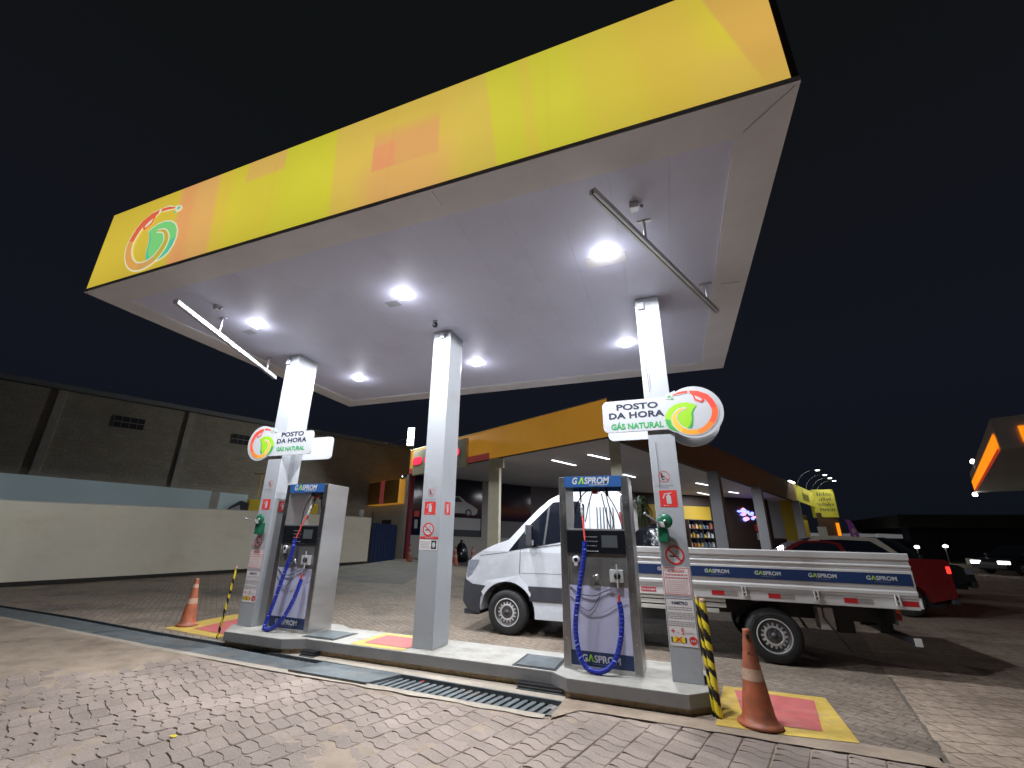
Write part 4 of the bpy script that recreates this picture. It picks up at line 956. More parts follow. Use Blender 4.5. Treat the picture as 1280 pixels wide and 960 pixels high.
sidepart('side_window', [(3.61, 1.345), (4.08, 1.43), (4.60, 1.53), (4.98, 1.55), (4.98, 2.17), (4.88, 2.22), (4.42, 2.21), (4.30, 2.10), (3.95, 1.76)], 'glass_dark', .006)
m = W(tr); m.add([(x, YN+hwz(z)-.009, z) for x, z in ((4.25, 1.47), (4.285, 1.478), (4.365, 2.16), (4.325, 2.13))], [(0, 1, 2, 3)], 'dark_grey'); m.build('window_divider', tr)
m = W(tr); sideflat(m, [(4.05, 1.405), (5.0, 1.535), (5.0, 1.55), (4.05, 1.42)], 'seal', .010, False); m.build('window_trim', tr); m = W(tr); sideflat(m, [(4.40, 2.215), (4.9, 2.235), (4.9, 2.26), (4.42, 2.24)], 'chrome', .009, False); m.build('window_trim', tr)
m = W(tr)                                            # wheel arch flare, shut lines
fl0 = [(WX+.50*math.cos(R(t)), WZ+.49*math.sin(R(t))) for t in range(152, 24, -8)]; fl1 = [(WX-.02+.585*math.cos(R(t)), WZ+.02+.625*math.sin(R(t))) for t in range(148, 28, -8)]
V = [(x, YN-.022, z) for x, z in fl0]+[(x, YN-.004, z) for x, z in fl1[::-1]]
m.add(V, [list(range(len(V)))], 'van_white')
V = [(x, YN-.022, z) for x, z in fl0]+[(x, YN+.03, z) for x, z in fl0]; n = len(fl0)
m.add(V, [(i, i+1, i+1+n, i+n) for i in range(n-1)], 'van_plastic'); m.build('wheel_arch_flare', tr)
m = W(tr)
for (x0, z0, x1, z1) in ((3.815, .98, 3.83, 1.375), (5.06, .80, 5.075, 2.25), (3.83, 1.365, 4.05, 1.40)):
    n = 6
    for k in range(n):
        za, zb_ = lerp(z0, z1, k/n), lerp(z0, z1, (k+1)/n); xa, xc = lerp(x0, x1, k/n), lerp(x0, x1, (k+1)/n)
        if abs(z1-z0) > .1: m.add([(xa, YN+hwz(za)-.003, za), (xa+.010, YN+hwz(za)-.003, za), (xc+.010, YN+hwz(zb_)-.003, zb_), (xc, YN+hwz(zb_)-.003, zb_)], [(0, 1, 2, 3)], 'seal')
m.add([(3.06, YN-.003, 1.26), (3.6, YN-.003, 1.335), (3.6, YN-.003, 1.328), (3.06, YN-.003, 1.252)], [(0, 1, 2, 3)], 'seal')
m.add([(3.83, YN-.003, .995), (5.6, YN-.003, 1.03), (5.6, YN-.003, 1.024), (3.83, YN-.003, .989)], [(0, 1, 2, 3)], 'seal')
m.build('door_seam', tr)
m = W(tr); m.box((4.80, YN-.03, 1.20), (4.98, YN-.003, 1.235), 'van_plastic', .006); m.build('door_handle', tr)
m = W(tr)
sideflat(m, [(2.775, .86), (2.93, .775), (3.20, .755), (3.09, .56), (3.08, .30), (2.84, .36), (2.75, .49), (2.76, .72)], 'van_plastic', .012)
V = [(x, y, z) for y in (YN-.012, YF+.012) for x, z in ((2.775, .86), (2.76, .72), (2.75, .49), (2.84, .36))]
m.add(V, [(0, 1, 5, 4), (1, 2, 6, 5), (2, 3, 7, 6)], 'van_plastic'); m.box((2.78, YN, .28), (3.05, YF, .36), 'van_plastic'); m.build('front_bumper', tr)
m = W(tr); m.box((2.775, YN+.25, .88), (2.80, YF-.25, 1.12), 'van_plastic', .01); m.build('grille', tr)
for y0, sg in ((YN, -1), (YF, 1)):
    m = W(tr); V = [(2.835, y0+sg*.005, 1.175), (3.05, y0+sg*.005, 1.185), (3.03, y0+sg*.005, 1.13), (2.90, y0+sg*.005, .93), (2.815, y0+sg*.005, .885), (2.805, y0+sg*.005, 1.0)]
    m.add(V, [list(range(6)) if sg < 0 else list(range(6))[::-1]], 'lamp_glass'); m.add([V[0], V[5], V[4], (2.795, y0-sg*.2, .90), (2.795, y0-sg*.2, 1.12), (2.83, y0-sg*.2, 1.17)], [list(range(6))], 'lamp_glass'); m.build('headlight', tr)
sidepart('rub_strip', [(3.98, .79), (5.6, .80), (5.6, .57), (4.0, .555)], 'van_plastic', .014)
m = W(tr); m.box((3.99, YN-.19, 1.44), (4.10, YN-.06, 1.80), 'dark_grey', .025); m.box((4.095, YN-.175, 1.56), (4.102, YN-.075, 1.775), 'glass_dark'); m.box((4.10, YN-.17, 1.46), (4.104, YN-.08, 1.54), 'chrome'); m.box((3.98, YN-.08, 1.50), (4.04, YN+.03, 1.54), 'van_plastic'); m.box((3.98, YN-.196, 1.64), (4.0, YN-.06, 1.80), 'lamp_glass'); m.build('wing_mirror', tr)
def truck_wheel(x, y, sg, dual=False):
    t2 = bpy.data.objects.new('wheel', None); col.objects.link(t2); t2.parent = tr; t2.location = (x-5.9, y-3.36, WZ)
    m = MB(); r = WR
    m.lathe([(.205, -.10), (.30, -.115), (.335, -.10), (r, -.07), (r+.001, 0), (r, .07), (.335, .10), (.30, .115), (.225, .112), (.205, .098)], (0, 0, 0), (0, sg, 0), 'rubber', 40)
    for rr_ in (.24, .27): m.lathe([(rr_, .1135), (rr_+.004, .118), (rr_+.008, .1135)], (0, 0, 0), (0, sg, 0), 'rubber', 40)
    m.build('tyre', t2)
    m = MB(); m.lathe([(.222, .105), (.212, .112), (.205, .10), (.198, .07), (.135, .055), (.13, .082), (.10, .088), (0, .088)], (0, 0, 0), (0, sg, 0), 'wheel_steel', 40)
    m.lathe([(.128, .085), (.108, .098), (.100, .09)], (0, 0, 0), (0, sg, 0), 'chrome', 36); m.lathe([(.206, .1125), (.213, .116), (.222, .111)], (0, 0, 0), (0, sg, 0), 'chrome', 40)
    for k in range(16):
        a = 2*math.pi*k/16; c_, s_ = math.cos(a), math.sin(a)
        P = [(c_*r0-s_*w0, sg*yy, s_*r0+c_*w0) for r0, w0, yy in ((.126, -.017, .088), (.165, -.012, .079), (.165, .012, .079), (.126, .017, .088))]
        m.add(P, [(0, 1, 2, 3) if sg < 0 else (3, 2, 1, 0)], 'chrome')
    for k in range(5):
        a = 2*math.pi*k/5; m.lathe([(0, 0), (.013, 0), (.011, .014), (0, .016)], (math.cos(a)*.065, sg*.088, math.sin(a)*.065), (0, sg, 0), 'dark_grey', 8)
    m.lathe([(.042, .088), (.040, .115), (0, .118)], (0, 0, 0), (0, sg, 0), 'dark_grey', 18); m.build('rim', t2)
truck_wheel(WX, YN+.10, -1); truck_wheel(WX, YF-.10, 1); truck_wheel(7.58, 2.44, -1); truck_wheel(7.58, 4.20, 1)
m = W(tr)                                            # chassis
m.box((2.95, YN+.02, .45), (3.02, YF-.02, .60), 'black'); m.box((3.0, 2.75, .36), (5.9, 3.97, .60), 'black')
for y in (2.92, 3.72): m.box((3.2, y, .55), (9.1, y+.08, .76), 'black')
for x in (5.75, 6.6, 7.4, 8.2, 9.0): m.box((x, 2.45, .76), (x+.07, 4.3, .845), 'dark_grey')
m.lathe([(.055, -.80), (.055, .80)], (7.58, 3.36, WZ), (0, 1, 0), 'black', 12); m.lathe([(0, -.14), (.16, -.1), (.19, 0), (.16, .1), (0, .14)], (7.58, 3.36, WZ), (0, 1, 0), 'black', 14)
m.lathe([(.055, -.80), (.055, .80)], (WX, 3.36, WZ), (0, 1, 0), 'black', 12)
m.box((4.95, 2.46, .36), (6.65, 2.60, .74), 'dark_grey'); m.build('chassis', tr)
m = W(tr)
for z in (.745, .675, .60): m.box((5.72, 2.315, z), (6.92, 2.335, z+.055), 'pilaster', .003)
for z in (.745, .675): m.box((6.92, 2.315, z), (7.02, 2.335, z+.055), 'pilaster')
m.box((5.8, 2.335, .5), (5.83, 2.40, .82), 'dark_grey'); m.box((6.7, 2.335, .5), (6.73, 2.40, .82), 'dark_grey'); m.build('side_guard', tr)
m = W(tr); m.tube([(8.25, 2.5, .84), (8.24, 2.48, .62), (8.40, 2.5, .36), (8.5, 2.55, .22)], .014, 'dark_grey', 6); m.box((8.2, 2.55, .46), (8.38, 2.8, .74), 'bed_white', .01); m.box((8.5, 3.0, .38), (8.72, 3.5, .66), 'black', .02); m.build('under_gear', tr)
m = W(tr)
prof = lambda R_, w0, w1: [(2.47, R_[0])]
# mudguards
V = []; n = 13
for sgn, yy in ((1, 2.40), (1, 4.05)):
    V = []; m = W(tr)
    for k in range(n):
        a = R(165-12.5*k); V += [(7.58+.45*math.cos(a), yy, WZ+.43*math.sin(a)), (7.58+.45*math.cos(a), yy+.26, WZ+.43*math.sin(a))]
    V = [(x, y, min(z, .755)) for x, y, z in V]
    m.add(V, [(2*k, 2*k+1, 2*k+3, 2*k+2) for k in range(n-1)], 'black'); m.build('mudguard', tr)
# load bed
BX0, BX1 = 5.74, 9.28; BN, BFr = 2.28, 4.44
m = W(tr); m.box((BX0, BN+.01, .80), (BX1, BFr-.01, .935), 'bed_white', .008); m.build('bed_floor', tr)
def board(y, sg, name):
    m = W(tr)
    P = [(0, .935), (.0, .955), (-.012, .975), (-.012, 1.01), (0, 1.03), (0, 1.075), (-.010, 1.085), (-.010, 1.26), (0, 1.27), (0, 1.30), (-.016, 1.315), (-.016, 1.33), (.012, 1.345), (.012, 1.395), (-.016, 1.41), (-.022, 1.48), (-.005, 1.492), (.03, 1.492), (.03, .935)]
    V = [(BX0+.02, y+sg*p[0], p[1]) for p in P]+[(BX1, y+sg*p[0], p[1]) for p in P]; n = len(P)
    m.add(V, [(i, (i+1) % n, (i+1) % n+n, i+n) for i in range(n)]+[list(range(n))[::-1], [i+n for i in range(n)]], 'bed_white'); return fixn(m.build(name, tr))
board(BN+.0, 1, 'near_side_board'); board(BFr, -1, 'far_side_board')
m = W(tr); m.box((BX1-.03, BN+.04, .94), (BX1+.0, BFr-.04, 1.47), 'bed_white', .006); m.box((BX1+.001, BN+.0, .82), (BX1+.03, BFr, .95), 'bed_white', .008); m.build('tailgate', tr)
m = W(tr)
m.box((BX0-.02, BN+.03, .94), (BX0+.015, BFr-.03, 1.52), 'bed_white', .006)
for k in range(12):
    y = BN+.06+k*(BFr-BN-.16)/11; m.box((BX0-.015, y, 1.52), (BX0+.012, y+.035, 2.26), 'bed_white')
m.box((BX0-.02, BN+.03, 2.26), (BX0+.02, BFr-.03, 2.31), 'bed_white', .006); m.box((BX0-.02, BN+.03, 1.84), (BX0-.016, BFr-.03, 1.90), 'bed_white')
m.build('headboard_rack', tr)
m = W(tr); fr = front(0, BN-.0265+.014, 0)
BS = front(0, BN+.010-.021, 0)
m.rect(BX0+.03, 1.09, BX1-.02, 1.235, BS, .003, 'navy_band'); m.rect(BX0+.03, 1.085, BX0+.05, 1.24, BS, .004, 'reflector_grey'); m.build('navy_stripe', tr)
for x0 in (6.12, 6.79, 7.45, 8.11, 8.77):
    m = W(tr); gaspro(m, BS, x0+.165, 1.148, .052, .33, 0, 'sign_white', .005); lines(m, BS, x0+.08, x0+.25, 1.118, 1.132, 1, 'text_grey', .005, .005, seed=41); m.build('company_lettering', tr)
LR = front(0, BN+.01, 0)
for (a, b) in ((6.85, 7.02), (7.58, 7.73), (8.47, 8.62), (9.10, 9.265)):
    m = W(tr); m.rect(a, .842, b, .905, LR, .003, 'reflector_red'); 
    if a < 9: m.rect(b, .842, b+.17, .905, LR, .003, 'reflector_grey')
    m.build('reflector_strip', tr)
m = W(tr); m.rect(5.85, .835, 6.07, .90, LR, .003, 'reflector_red'); m.text('FACCHINI', LR, 5.96, .850, .033, 'sign_white', .005, .19, bold=.03); m.build('maker_plate', tr)
for x in (7.27, 8.15, 9.04):
    m = W(tr); m.box((x-.02, BN-.035, .845), (x-.006, BN-.01, .975), 'bed_white', .003); m.box((x+.022, BN-.035, .845), (x+.036, BN-.01, .975), 'bed_white', .003); m.box((x-.006, BN-.028, .86), (x+.022, BN-.012, .955), 'steel_dark', .003); m.tube([(x-.02, BN-.03, .90), (x+.036, BN-.03, .90)], .007, 'chrome', 6); m.build('board_hinge', tr)
for y, sg in ((2.42, 1), (4.10, 1)):
    m = W(tr); m.box((9.05, y, .655), (9.10, y+.2, .725), 'tail_red', .006); m.box((9.052, y-.002, .735), (9.102, y+.202, .79), 'tail_orange', .006); m.build('tail_light', tr)
m = W(tr); m.box((9.02, 2.42, .60), (9.05, 4.32, .80), 'dark_grey'); m.build('light_bracket', tr)
m = W(tr); m.box((9.15, 2.38, .38), (9.22, 4.34, .46), 'dark_grey', .006); m.box((9.148, 2.365, .37), (9.225, 2.379, .465), 'bed_white', .004)
for y in (2.95, 3.75): m.box((9.0, y, .42), (9.15, y+.06, .78), 'black')
m.build('underride_bar', tr)
for k in range(6):
    m = W(tr); xa = 5.20+.055*k; m.add([(xa, YN+hwz(1.62)-.004, 1.62), (xa+.022, YN+hwz(1.62)-.004, 1.62), (xa+.012, YN+hwz(2.12)-.004, 2.12), (xa-.008, YN+hwz(2.12)-.004, 2.12)], [(0, 1, 2, 3)], 'dark_grey'); m.build('louvre_slot', tr)
m = W(tr); m.box((5.60, 2.6, .95), (5.70, 4.1, 2.0), 'van_plastic'); m.build('cab_rear_panel', tr)
# things on the bed
m = MB(); bm = bmesh.new(); bmesh.ops.create_icosphere(bm, subdivisions=4, radius=1)
rb = random.Random(9)
for v in bm.verts:
    n_ = 1+.30*(fbm(v.co.x*2.3+9, v.co.y*2.1+v.co.z*2.5)-.5)+.16*(fbm(v.co.z*6+3, v.co.x*5)-.5)
    v.co = Vector((v.co.x*.40*n_, v.co.y*.36*n_, max(0, .38+v.co.z*.44*n_)))
m.add([v.co.copy() for v in bm.verts], [[v.index for v in f.verts] for f in bm.faces], 'tarp_black', True); bm.free()
o = m.build('black_sack', loc=(6.10, 3.05, .935)); tag(o, 'glossy crumpled black plastic sack lying on the truck bed behind the cab', 'sack')
o.scale = (1.05, 1, 1.12)

# ================================================================== BOUNDARY WALL, SHED AND SIDE BUILDINGS
def vquad(m, a, b, z0, z1, mt, off=0.0, z0b=None, z1b=None):           # vertical quad from plan point a to b; off moves it to the left of a->b
    a = Vector(a); b = Vector(b); d = (b-a).normalized(); n = Vector((-d.y, d.x)); a = a+n*off; b = b+n*off
    m.add([(a.x, a.y, z0), (b.x, b.y, z0 if z0b is None else z0b), (b.x, b.y, z1 if z1b is None else z1b), (a.x, a.y, z1)], [(0, 1, 2, 3)], mt)
def wallbox(m, a, b, th, z0, z1, mt, z0b=None, z1b=None):              # thick wall, th to the left of a->b
    a = Vector(a); b = Vector(b); d = (b-a).normalized(); n = Vector((-d.y, d.x))*th
    z0b = z0 if z0b is None else z0b; z1b = z1 if z1b is None else z1b
    V = [(a.x, a.y, z0), (b.x, b.y, z0b), (b.x, b.y, z1b), (a.x, a.y, z1), (a.x+n.x, a.y+n.y, z0), (b.x+n.x, b.y+n.y, z0b), (b.x+n.x, b.y+n.y, z1b), (a.x+n.x, a.y+n.y, z1)]
    m.add(V, [(0, 1, 2, 3), (7, 6, 5, 4), (4, 5, 1, 0), (3, 2, 6, 7), (1, 5, 6, 2), (4, 0, 3, 7)], mt)
WL = [(-11.8, -8), (-11.15, -2), (-10.87, 1.4), (-10.55, 4.6), (-9.85, 8.6), (-8.93, 15.5)]
HT = [2.24, 2.24, 2.24, 2.34, 2.45, 2.56]
t = thing('boundary_wall', 'long smooth beige boundary wall running back along the left of the yard', 'wall', (-10.6, 4, 0))
m = W(t)
for i in range(5): wallbox(m, WL[i], WL[i+1], .16, gz(WL[i][1])-.05, HT[i], 'wall_plaster', gz(WL[i+1][1])-.05, HT[i+1])
m.build('rendered_wall', t)
m = W(t)
for i in range(5): wallbox(m, WL[i], WL[i+1], .18, HT[i]+.001, HT[i]+.03, 'wall_cap', HT[i+1]+.001, HT[i+1]+.03)
m.build('coping', t)
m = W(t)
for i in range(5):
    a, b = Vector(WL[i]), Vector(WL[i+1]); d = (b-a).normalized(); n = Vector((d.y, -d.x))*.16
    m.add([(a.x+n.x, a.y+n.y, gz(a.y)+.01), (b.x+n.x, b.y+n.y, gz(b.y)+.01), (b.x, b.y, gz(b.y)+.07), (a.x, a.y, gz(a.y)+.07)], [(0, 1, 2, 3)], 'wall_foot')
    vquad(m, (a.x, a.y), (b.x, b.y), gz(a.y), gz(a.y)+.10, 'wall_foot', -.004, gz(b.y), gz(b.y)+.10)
m.build('dark_foot', t)  # dark strip along the foot of the wall
t = thing('pale_blue_wall', 'pale blue painted wall rising just behind the beige boundary wall', 'wall', (-15, 6, 0))
m = W(t); wallbox(m, (-19.2, -6), (-13.2, 8.95), .2, -.05, 3.38, 'pale_blue_wall'); wallbox(m, (-13.12, 9.25), (-12.8, 10.6), .2, -.05, 3.36, 'pale_blue_wall'); m.build('painted_wall', t)
m = W(t); wallbox(m, (-13.22, 8.90), (-13.08, 9.30), .25, -.05, 3.34, 'pilaster'); m.build('post', t)
t = thing('warehouse', 'tall unlit block warehouse with concrete pilasters beyond the pale blue wall', 'warehouse', (-20, 10, 0))
A, B = Vector((-23.4, 4.1)), Vector((-18.2, 14.6)); dd = (B-A).normalized()
pA = A-dd*14; pB = B+dd*12
m = W(t); nn_ = Vector((-dd.y, dd.x)); MX = Matrix.Translation(-t.location)
m2 = MB(); L_ = (pB-pA).length
m2.add([(0, 0, 0), (L_, 0, 0), (L_, 8.4, 0), (0, 8.4, 0)], [(0, 1, 2, 3)], 'block_wall')
o = m2.build('block_wall', t); o.matrix_local = Matrix.Translation(Vector((pA.x, pA.y, -.05))-t.location) @ Matrix(((dd.x, 0, dd.y, 0), (dd.y, 0, -dd.x, 0), (0, 1, 0, 0), (0, 0, 0, 1)))
m = W(t); wallbox(m, pA+nn_*.02, pB+nn_*.02, .25, -.05, 8.33, 'pilaster'); m.build('wall_core', t)
m = W(t); wallbox(m, pA-nn_*.35, pB-nn_*.35, .5, 8.36, 8.62, 'roof_edge')
V = [tuple(pA-nn_*.3)+(8.63,), tuple(pB-nn_*.3)+(8.63,), tuple(pB+nn_*10)+(10.2,), tuple(pA+nn_*10)+(10.2,)]; m.add(V, [(0, 1, 2, 3)], 'roof_edge'); m.build('roof', t)
for p in ((-22.33, 6.26), (-19.76, 11.45), (-24.9, 1.0), (-17.2, 16.6)):
    p = Vector(p); m = W(t); wallbox(m, p-dd*.17, p+dd*.17, -.10, -.05, 8.35, 'pilaster'); m.build('pilaster', t)
for a, b in (((-21.31, 8.3), (-20.7, 9.55)), ((-18.72, 13.55), (-18.12, 14.75))):
    a = Vector(a)-nn_*.02; b = Vector(b)-nn_*.02; m = W(t); vquad(m, a, b, 6.9, 7.5, 'vent_dark', -.02)
    for k in range(4): vquad(m, a+(b-a)*(k/4+.02), a+(b-a)*(k/4+.03), 6.9, 7.5, 'pilaster', -.03)
    vquad(m, a, b, 7.18, 7.21, 'pilaster', -.03); m.build('vent', t)

t = thing('parked_lorry', 'yellow box bodied lorry with a thin mast, only its top showing over the boundary wall', 'lorry', (-13.2, 10.6, gz(10)))
zz = gz(10)
m = W(t); m.mx = m.mx @ Matrix.Translation((-13.3, 10.75, 0)) @ Matrix.Rotation(R(-22), 4, 'Z')
m.box((-.75, .1, zz+.9), (.75, 3.6, 3.15), 'lorry_yellow', .02); o = m.build('cargo_box', t)
m = W(t); m.mx = m.mx @ Matrix.Translation((-13.3, 10.75, 0)) @ Matrix.Rotation(R(-22), 4, 'Z')
fixp = [(-1.15, zz+.7), (.02, zz+.7), (.02, 2.95), (-.35, 3.05), (-.75, 2.75), (-1.15, 2.2)]
m.prism([(-p[0], p[1]) for p in fixp][::-1], (Vector((-.8, 0.05, 0)), Vector((0, -1, 0)), Vector((0, 0, 1)), Vector((-1, 0, 0))), 0, -1.6, 'van_plastic'); m.build('cab', t)
m = W(t); m.mx = m.mx @ Matrix.Translation((-13.3, 10.75, 0)) @ Matrix.Rotation(R(-22), 4, 'Z')
m.add([(.82, -.2, 2.35), (.82, -.85, 2.2), (.82, -.75, 2.62), (.82, -.35, 2.85)], [(0, 1, 2, 3)], 'poster_white'); m.build('cab_window', t)
m = W(t); m.mx = m.mx @ Matrix.Translation((-13.3, 10.75, 0)) @ Matrix.Rotation(R(-22), 4, 'Z')
m.tube([(.45, .5, 3.14), (.45, .52, 4.45)], .028, 'yellow_wall', 6); m.tube([(.0, .3, 4.45), (.85, .7, 4.45)], .025, 'yellow_wall', 6); m.build('mast', t)
for (x_, y_) in ((-.7, -.6), (.7, -.6), (-.7, 2.8), (.7, 2.8)):
    m = W(t); m.mx = m.mx @ Matrix.Translation((-13.3, 10.75, 0)) @ Matrix.Rotation(R(-22), 4, 'Z'); m.lathe([(0, -.12), (.45, -.12), (.45, .12), (0, .12)], (x_, y_, zz+.45), (1, 0, 0), 'rubber', 20); m.build('wheel', t)
m = W(t); m.mx = m.mx @ Matrix.Translation((-13.3, 10.75, 0)) @ Matrix.Rotation(R(-22), 4, 'Z'); m.box((-.5, -1, zz+.5), (.5, 3.5, zz+.92), 'black'); m.build('chassis', t)

t = thing('side_office', 'low office with an orange and maroon striped fascia behind the blue gate', 'office', (-13.9, 22, gz(21)))
A, B = Vector((-17.3, 23.8)), Vector((-10.45, 20.3)); dd = (B-A).normalized(); n_ = Vector((-dd.y, dd.x))
m = W(t); wallbox(m, A-dd*2+n_*.5, B+n_*.5, 3, gz(20)-.05, 3.75, 'store_dado'); m.build('wall', t)
m = W(t)
for (a, b, k) in ((-.3, .24, 'shop_yellow'), (.24, .34, 'office_orange'), (.34, .40, 'fascia_red'), (.40, .66, 'office_orange'), (.66, .74, 'fascia_red'), (.74, .88, 'office_orange')): vquad(m, A+(B-A)*a, A+(B-A)*b, 3.8, 5.39, k, -.01)
vquad(m, A+(B-A)*.88, B, 3.8, 5.39, 'office_orange', -.012); wallbox(m, A-dd*2, B, 3.4, 3.78, 5.40, 'fascia_orange'); m.build('fascia', t)
P_ = lambda s: A+dd*s+n_*.5
m = W(t); vquad(m, P_(4.85), P_(6.2), .3, 2.75, 'window_navy', -.02); m.build('door', t)
m = W(t); vquad(m, P_(.5), P_(1.9), 2.3, 3.4, 'window_navy', -.02); m.build('window', t)
m = W(t); vquad(m, P_(2.5), P_(3.4), 2.3, 3.35, 'vent_dark', -.02); m.build('window', t)
o = MB(); o.lathe([(0, 0), (.10, 0), (.13, .34), (.125, .35), (.10, .03), (0, .03)], (0, 0, 0), (0, 0, 1), 'sign_white', 18); o = o.build('paint_bucket', loc=(-8.98+.02, 14.6, 2.575)); tag(o, 'small white bucket standing on top of the beige wall near its end', 'bucket')
t = thing('sliding_gate', 'dark blue sheet metal gate closing the gap at the end of the beige wall', 'gate', (-9.2, 17.5, gz(17)))
m = W(t); wallbox(m, (-8.96, 15.75), (-9.55, 19.0), .06, gz(17)-.02, 2.33, 'gate_blue'); m.build('leaf', t)
m = W(t)
for s in range(9): p = Vector((-8.96, 15.75)).lerp(Vector((-9.55, 19.0)), s/8); wallbox(m, p, p+Vector((-.01, .06)), -.035, gz(17), 2.31, 'gate_blue')
m.build('ribs', t)
m = W(t); wallbox(m, (-8.93, 15.56), (-8.97, 15.74), .2, .2, 2.62, 'wall_foot'); m.build('post', t)

# ================================================================== BIG CANOPY AND SHOP BEHIND
C_, L_, R2, R3 = Vector((4.4, 12.42)), Vector((-9.7, 20.2)), Vector((17.3, 43.7)), Vector((21.7, 54.3))
E1 = Vector((-3.6, 28.3)); BE = Vector((16.9, 42.6)); H0, H1 = 5.64, 7.28
sh = thing('forecourt_shop', 'large forecourt shop behind, with orange front fascia and open lit ceiling', 'petrol station', (3, 24, gz(24)))
dl = (L_-C_).normalized(); dr = (R2-C_).normalized(); nl = Vector((dl.y, -dl.x)); nr = Vector((-dr.y, dr.x))   # pointing inside
if nl.dot(Vector((0, 1))) < 0: nl = -nl
if nr.dot(Vector((-1, 0))) < 0: nr = -nr
def onl(s): return C_+dl*s          # s metres from corner to the left
def onr(s): return C_+dr*s
LL = (L_-C_).length; LR_ = (R2-C_).length
m = W(sh); wallbox(m, onl(LL), onl(0), .25, H0, H1, 'fascia_orange') if False else None
vq = lambda m_, a, b, z0, z1, mt, off: vquad(m_, a, b, z0, z1, mt, off)
m = W(sh)
m.add([(*(onl(LL)), H0), (*(onl(0)), H0), (*(onl(0)), H1), (*(onl(LL)), H1)], [(0, 1, 2, 3)], 'fascia_orange'); m.build('front_fascia', sh)
m = W(sh); q_ = -nl*.01; a, b = onl(LL)+q_, onl(7.6)+q_; m.add([(*a, H0), (*b, H0), (*b, H0+.34), (*a, H0+.34)], [(0, 1, 2, 3)], 'fascia_red'); m.build('red_edge_band', sh)
m = W(sh); a, b = onl(LL), onl(0); m.add([(*(a-nl*.02), H1), (*(b-nl*.02), H1), (*(b+nl*.25), H1), (*(a+nl*.25), H1)], [(0, 1, 2, 3)], 'cream_paint'); m.add([(*(a-nl*.02), H1-.04), (*(b-nl*.02), H1-.04), (*(b-nl*.02), H1), (*(a-nl*.02), H1)], [(0, 1, 2, 3)], 'cream_paint'); m.build('top_flashing', sh)
m = W(sh); m.add([(*C_, H0), (*R2, H0), (*R2, H1), (*C_, H1)], [(0, 1, 2, 3)], 'dark_fascia'); m.build('side_fascia', sh)
m = W(sh); m.add([(*R2, H0+.1), (*R3, H0+.1), (*R3, H1), (*R2, H1)], [(0, 1, 2, 3)], 'yellow_fascia')
for k in range(5):
    a = R2+(R3-R2)*(.25+.05*k)-nr*.02; b = a+(R3-R2)*.03; m.add([(*a, 6.1), (*b, 6.0), (*b, 6.8-.1*(k % 2)), (*a, 6.7)], [(0, 1, 2, 3)], 'sign_black')
m.build('yellow_fascia', sh)
m = W(sh); V = [(*(L_+nl*.02), H0+.02), (*(C_+(nl+nr)*.02), H0+.02), (*R2, H0+.02), (*(R3+nr*6), H0+.02), (*(E1-dr*-6), H0+.02), (*E1, H0+.02)]; m.add(V, [list(range(6))], 'store_ceiling'); m.build('ceiling', sh)
m = W(sh); V = [(*L_, H1-.15), (*C_, H1-.15), (*R3, H1-.15), (*(R3+nr*12), H1-.15), (*(E1+Vector((0, 4))), H1-.15)]; m.add(V, [list(range(5))], 'dark_grey'); m.build('roof', sh)
m = W(sh)                                            # inner lip of the fascia
a, b = onl(LL)+nl*.3, onl(0)+nl*.3+nr*.3; m.add([(*onl(LL), H0), (*onl(0), H0), (*b, H0+.001), (*a, H0+.001)], [(0, 1, 2, 3)], 'dark_brown'); a = R2+nr*.3; m.add([(*onl(0), H0), (*R2, H0), (*a, H0+.001), (*b, H0+.001)], [(0, 1, 2, 3)], 'dark_brown'); m.build('fascia_lip', sh)
def pillar(p, d, w, mt, top=H0):
    g0 = gz(p.y)-.03; m = W(sh); q = Vector((-d.y, d.x)); 
    P = [p, p+d*w, p+d*w+q*w, p+q*w]
    V = [(*v, g0) for v in P]+[(*v, top) for v in P]; m.add(V, [(0, 1, 5, 4), (1, 2, 6, 5), (2, 3, 7, 6), (3, 0, 4, 7)], mt); return fixn(m.build('pillar', sh))
pillar(Vector((-2.22, 15.95)), Vector((.98, .15)), .56, 'cream_paint'); pillar(Vector((4.36, 12.60)), Vector((.99, .05)), .42, 'cream_paint')
for p in ((8.55, 22.9), (11.85, 30.9), (16.5, 42.35)): pillar(Vector(p), Vector((.9, -.3)), .62, 'pillar_grey')
m = W(sh); m.box((-1.8, 15.72, 5.1), (-1.35, 15.93, 5.6), 'cream_paint', .02); m.build('pillar_junction_box', sh)
m = W(sh); wallbox(m, L_+Vector((.05, .05)), L_+Vector((.30, -.08)), .25, gz(20)-.05, H0-.01, 'maroon'); m.build('corner_post', sh)
m = W(sh); wallbox(m, L_+Vector((-.32, .20)), L_+Vector((-.06, .06)), .2, gz(20)-.05, H0-.01, 'store_dado'); m.build('side_return', sh)
S0 = L_+Vector((.1, .25))
def w1(s): return S0.lerp(E1, s)
m = W(sh); vquad(m, w1(0), w1(1), .3, 1.78, 'store_dado'); vquad(m, w1(.62), w1(1), 1.78, 2.95, 'store_grey'); m.build('dado_wall', sh)
m = W(sh); vquad(m, w1(0), w1(.56), 1.78, H0, 'window_navy'); vquad(m, w1(.65), w1(1), 2.95, H0, 'window_navy'); vquad(m, w1(.56), w1(.65), 1.78, H0, 'store_dado', -.0); m.build('dark_glazing', sh)
m = W(sh); vquad(m, w1(.245), w1(.55), 2.22, 3.02, 'poster_white', -.03); vquad(m, w1(.245), w1(.55), 1.78, 2.2, 'poster_dark', -.03)
m.build('poster_panel', sh)
U_ = (E1-S0).normalized(); frw = (Vector((*w1(.30), 0)), Vector((*U_, 0)), Vector((0, 0, 1)), Vector((U_.y, -U_.x, 0)))
m = W(sh)
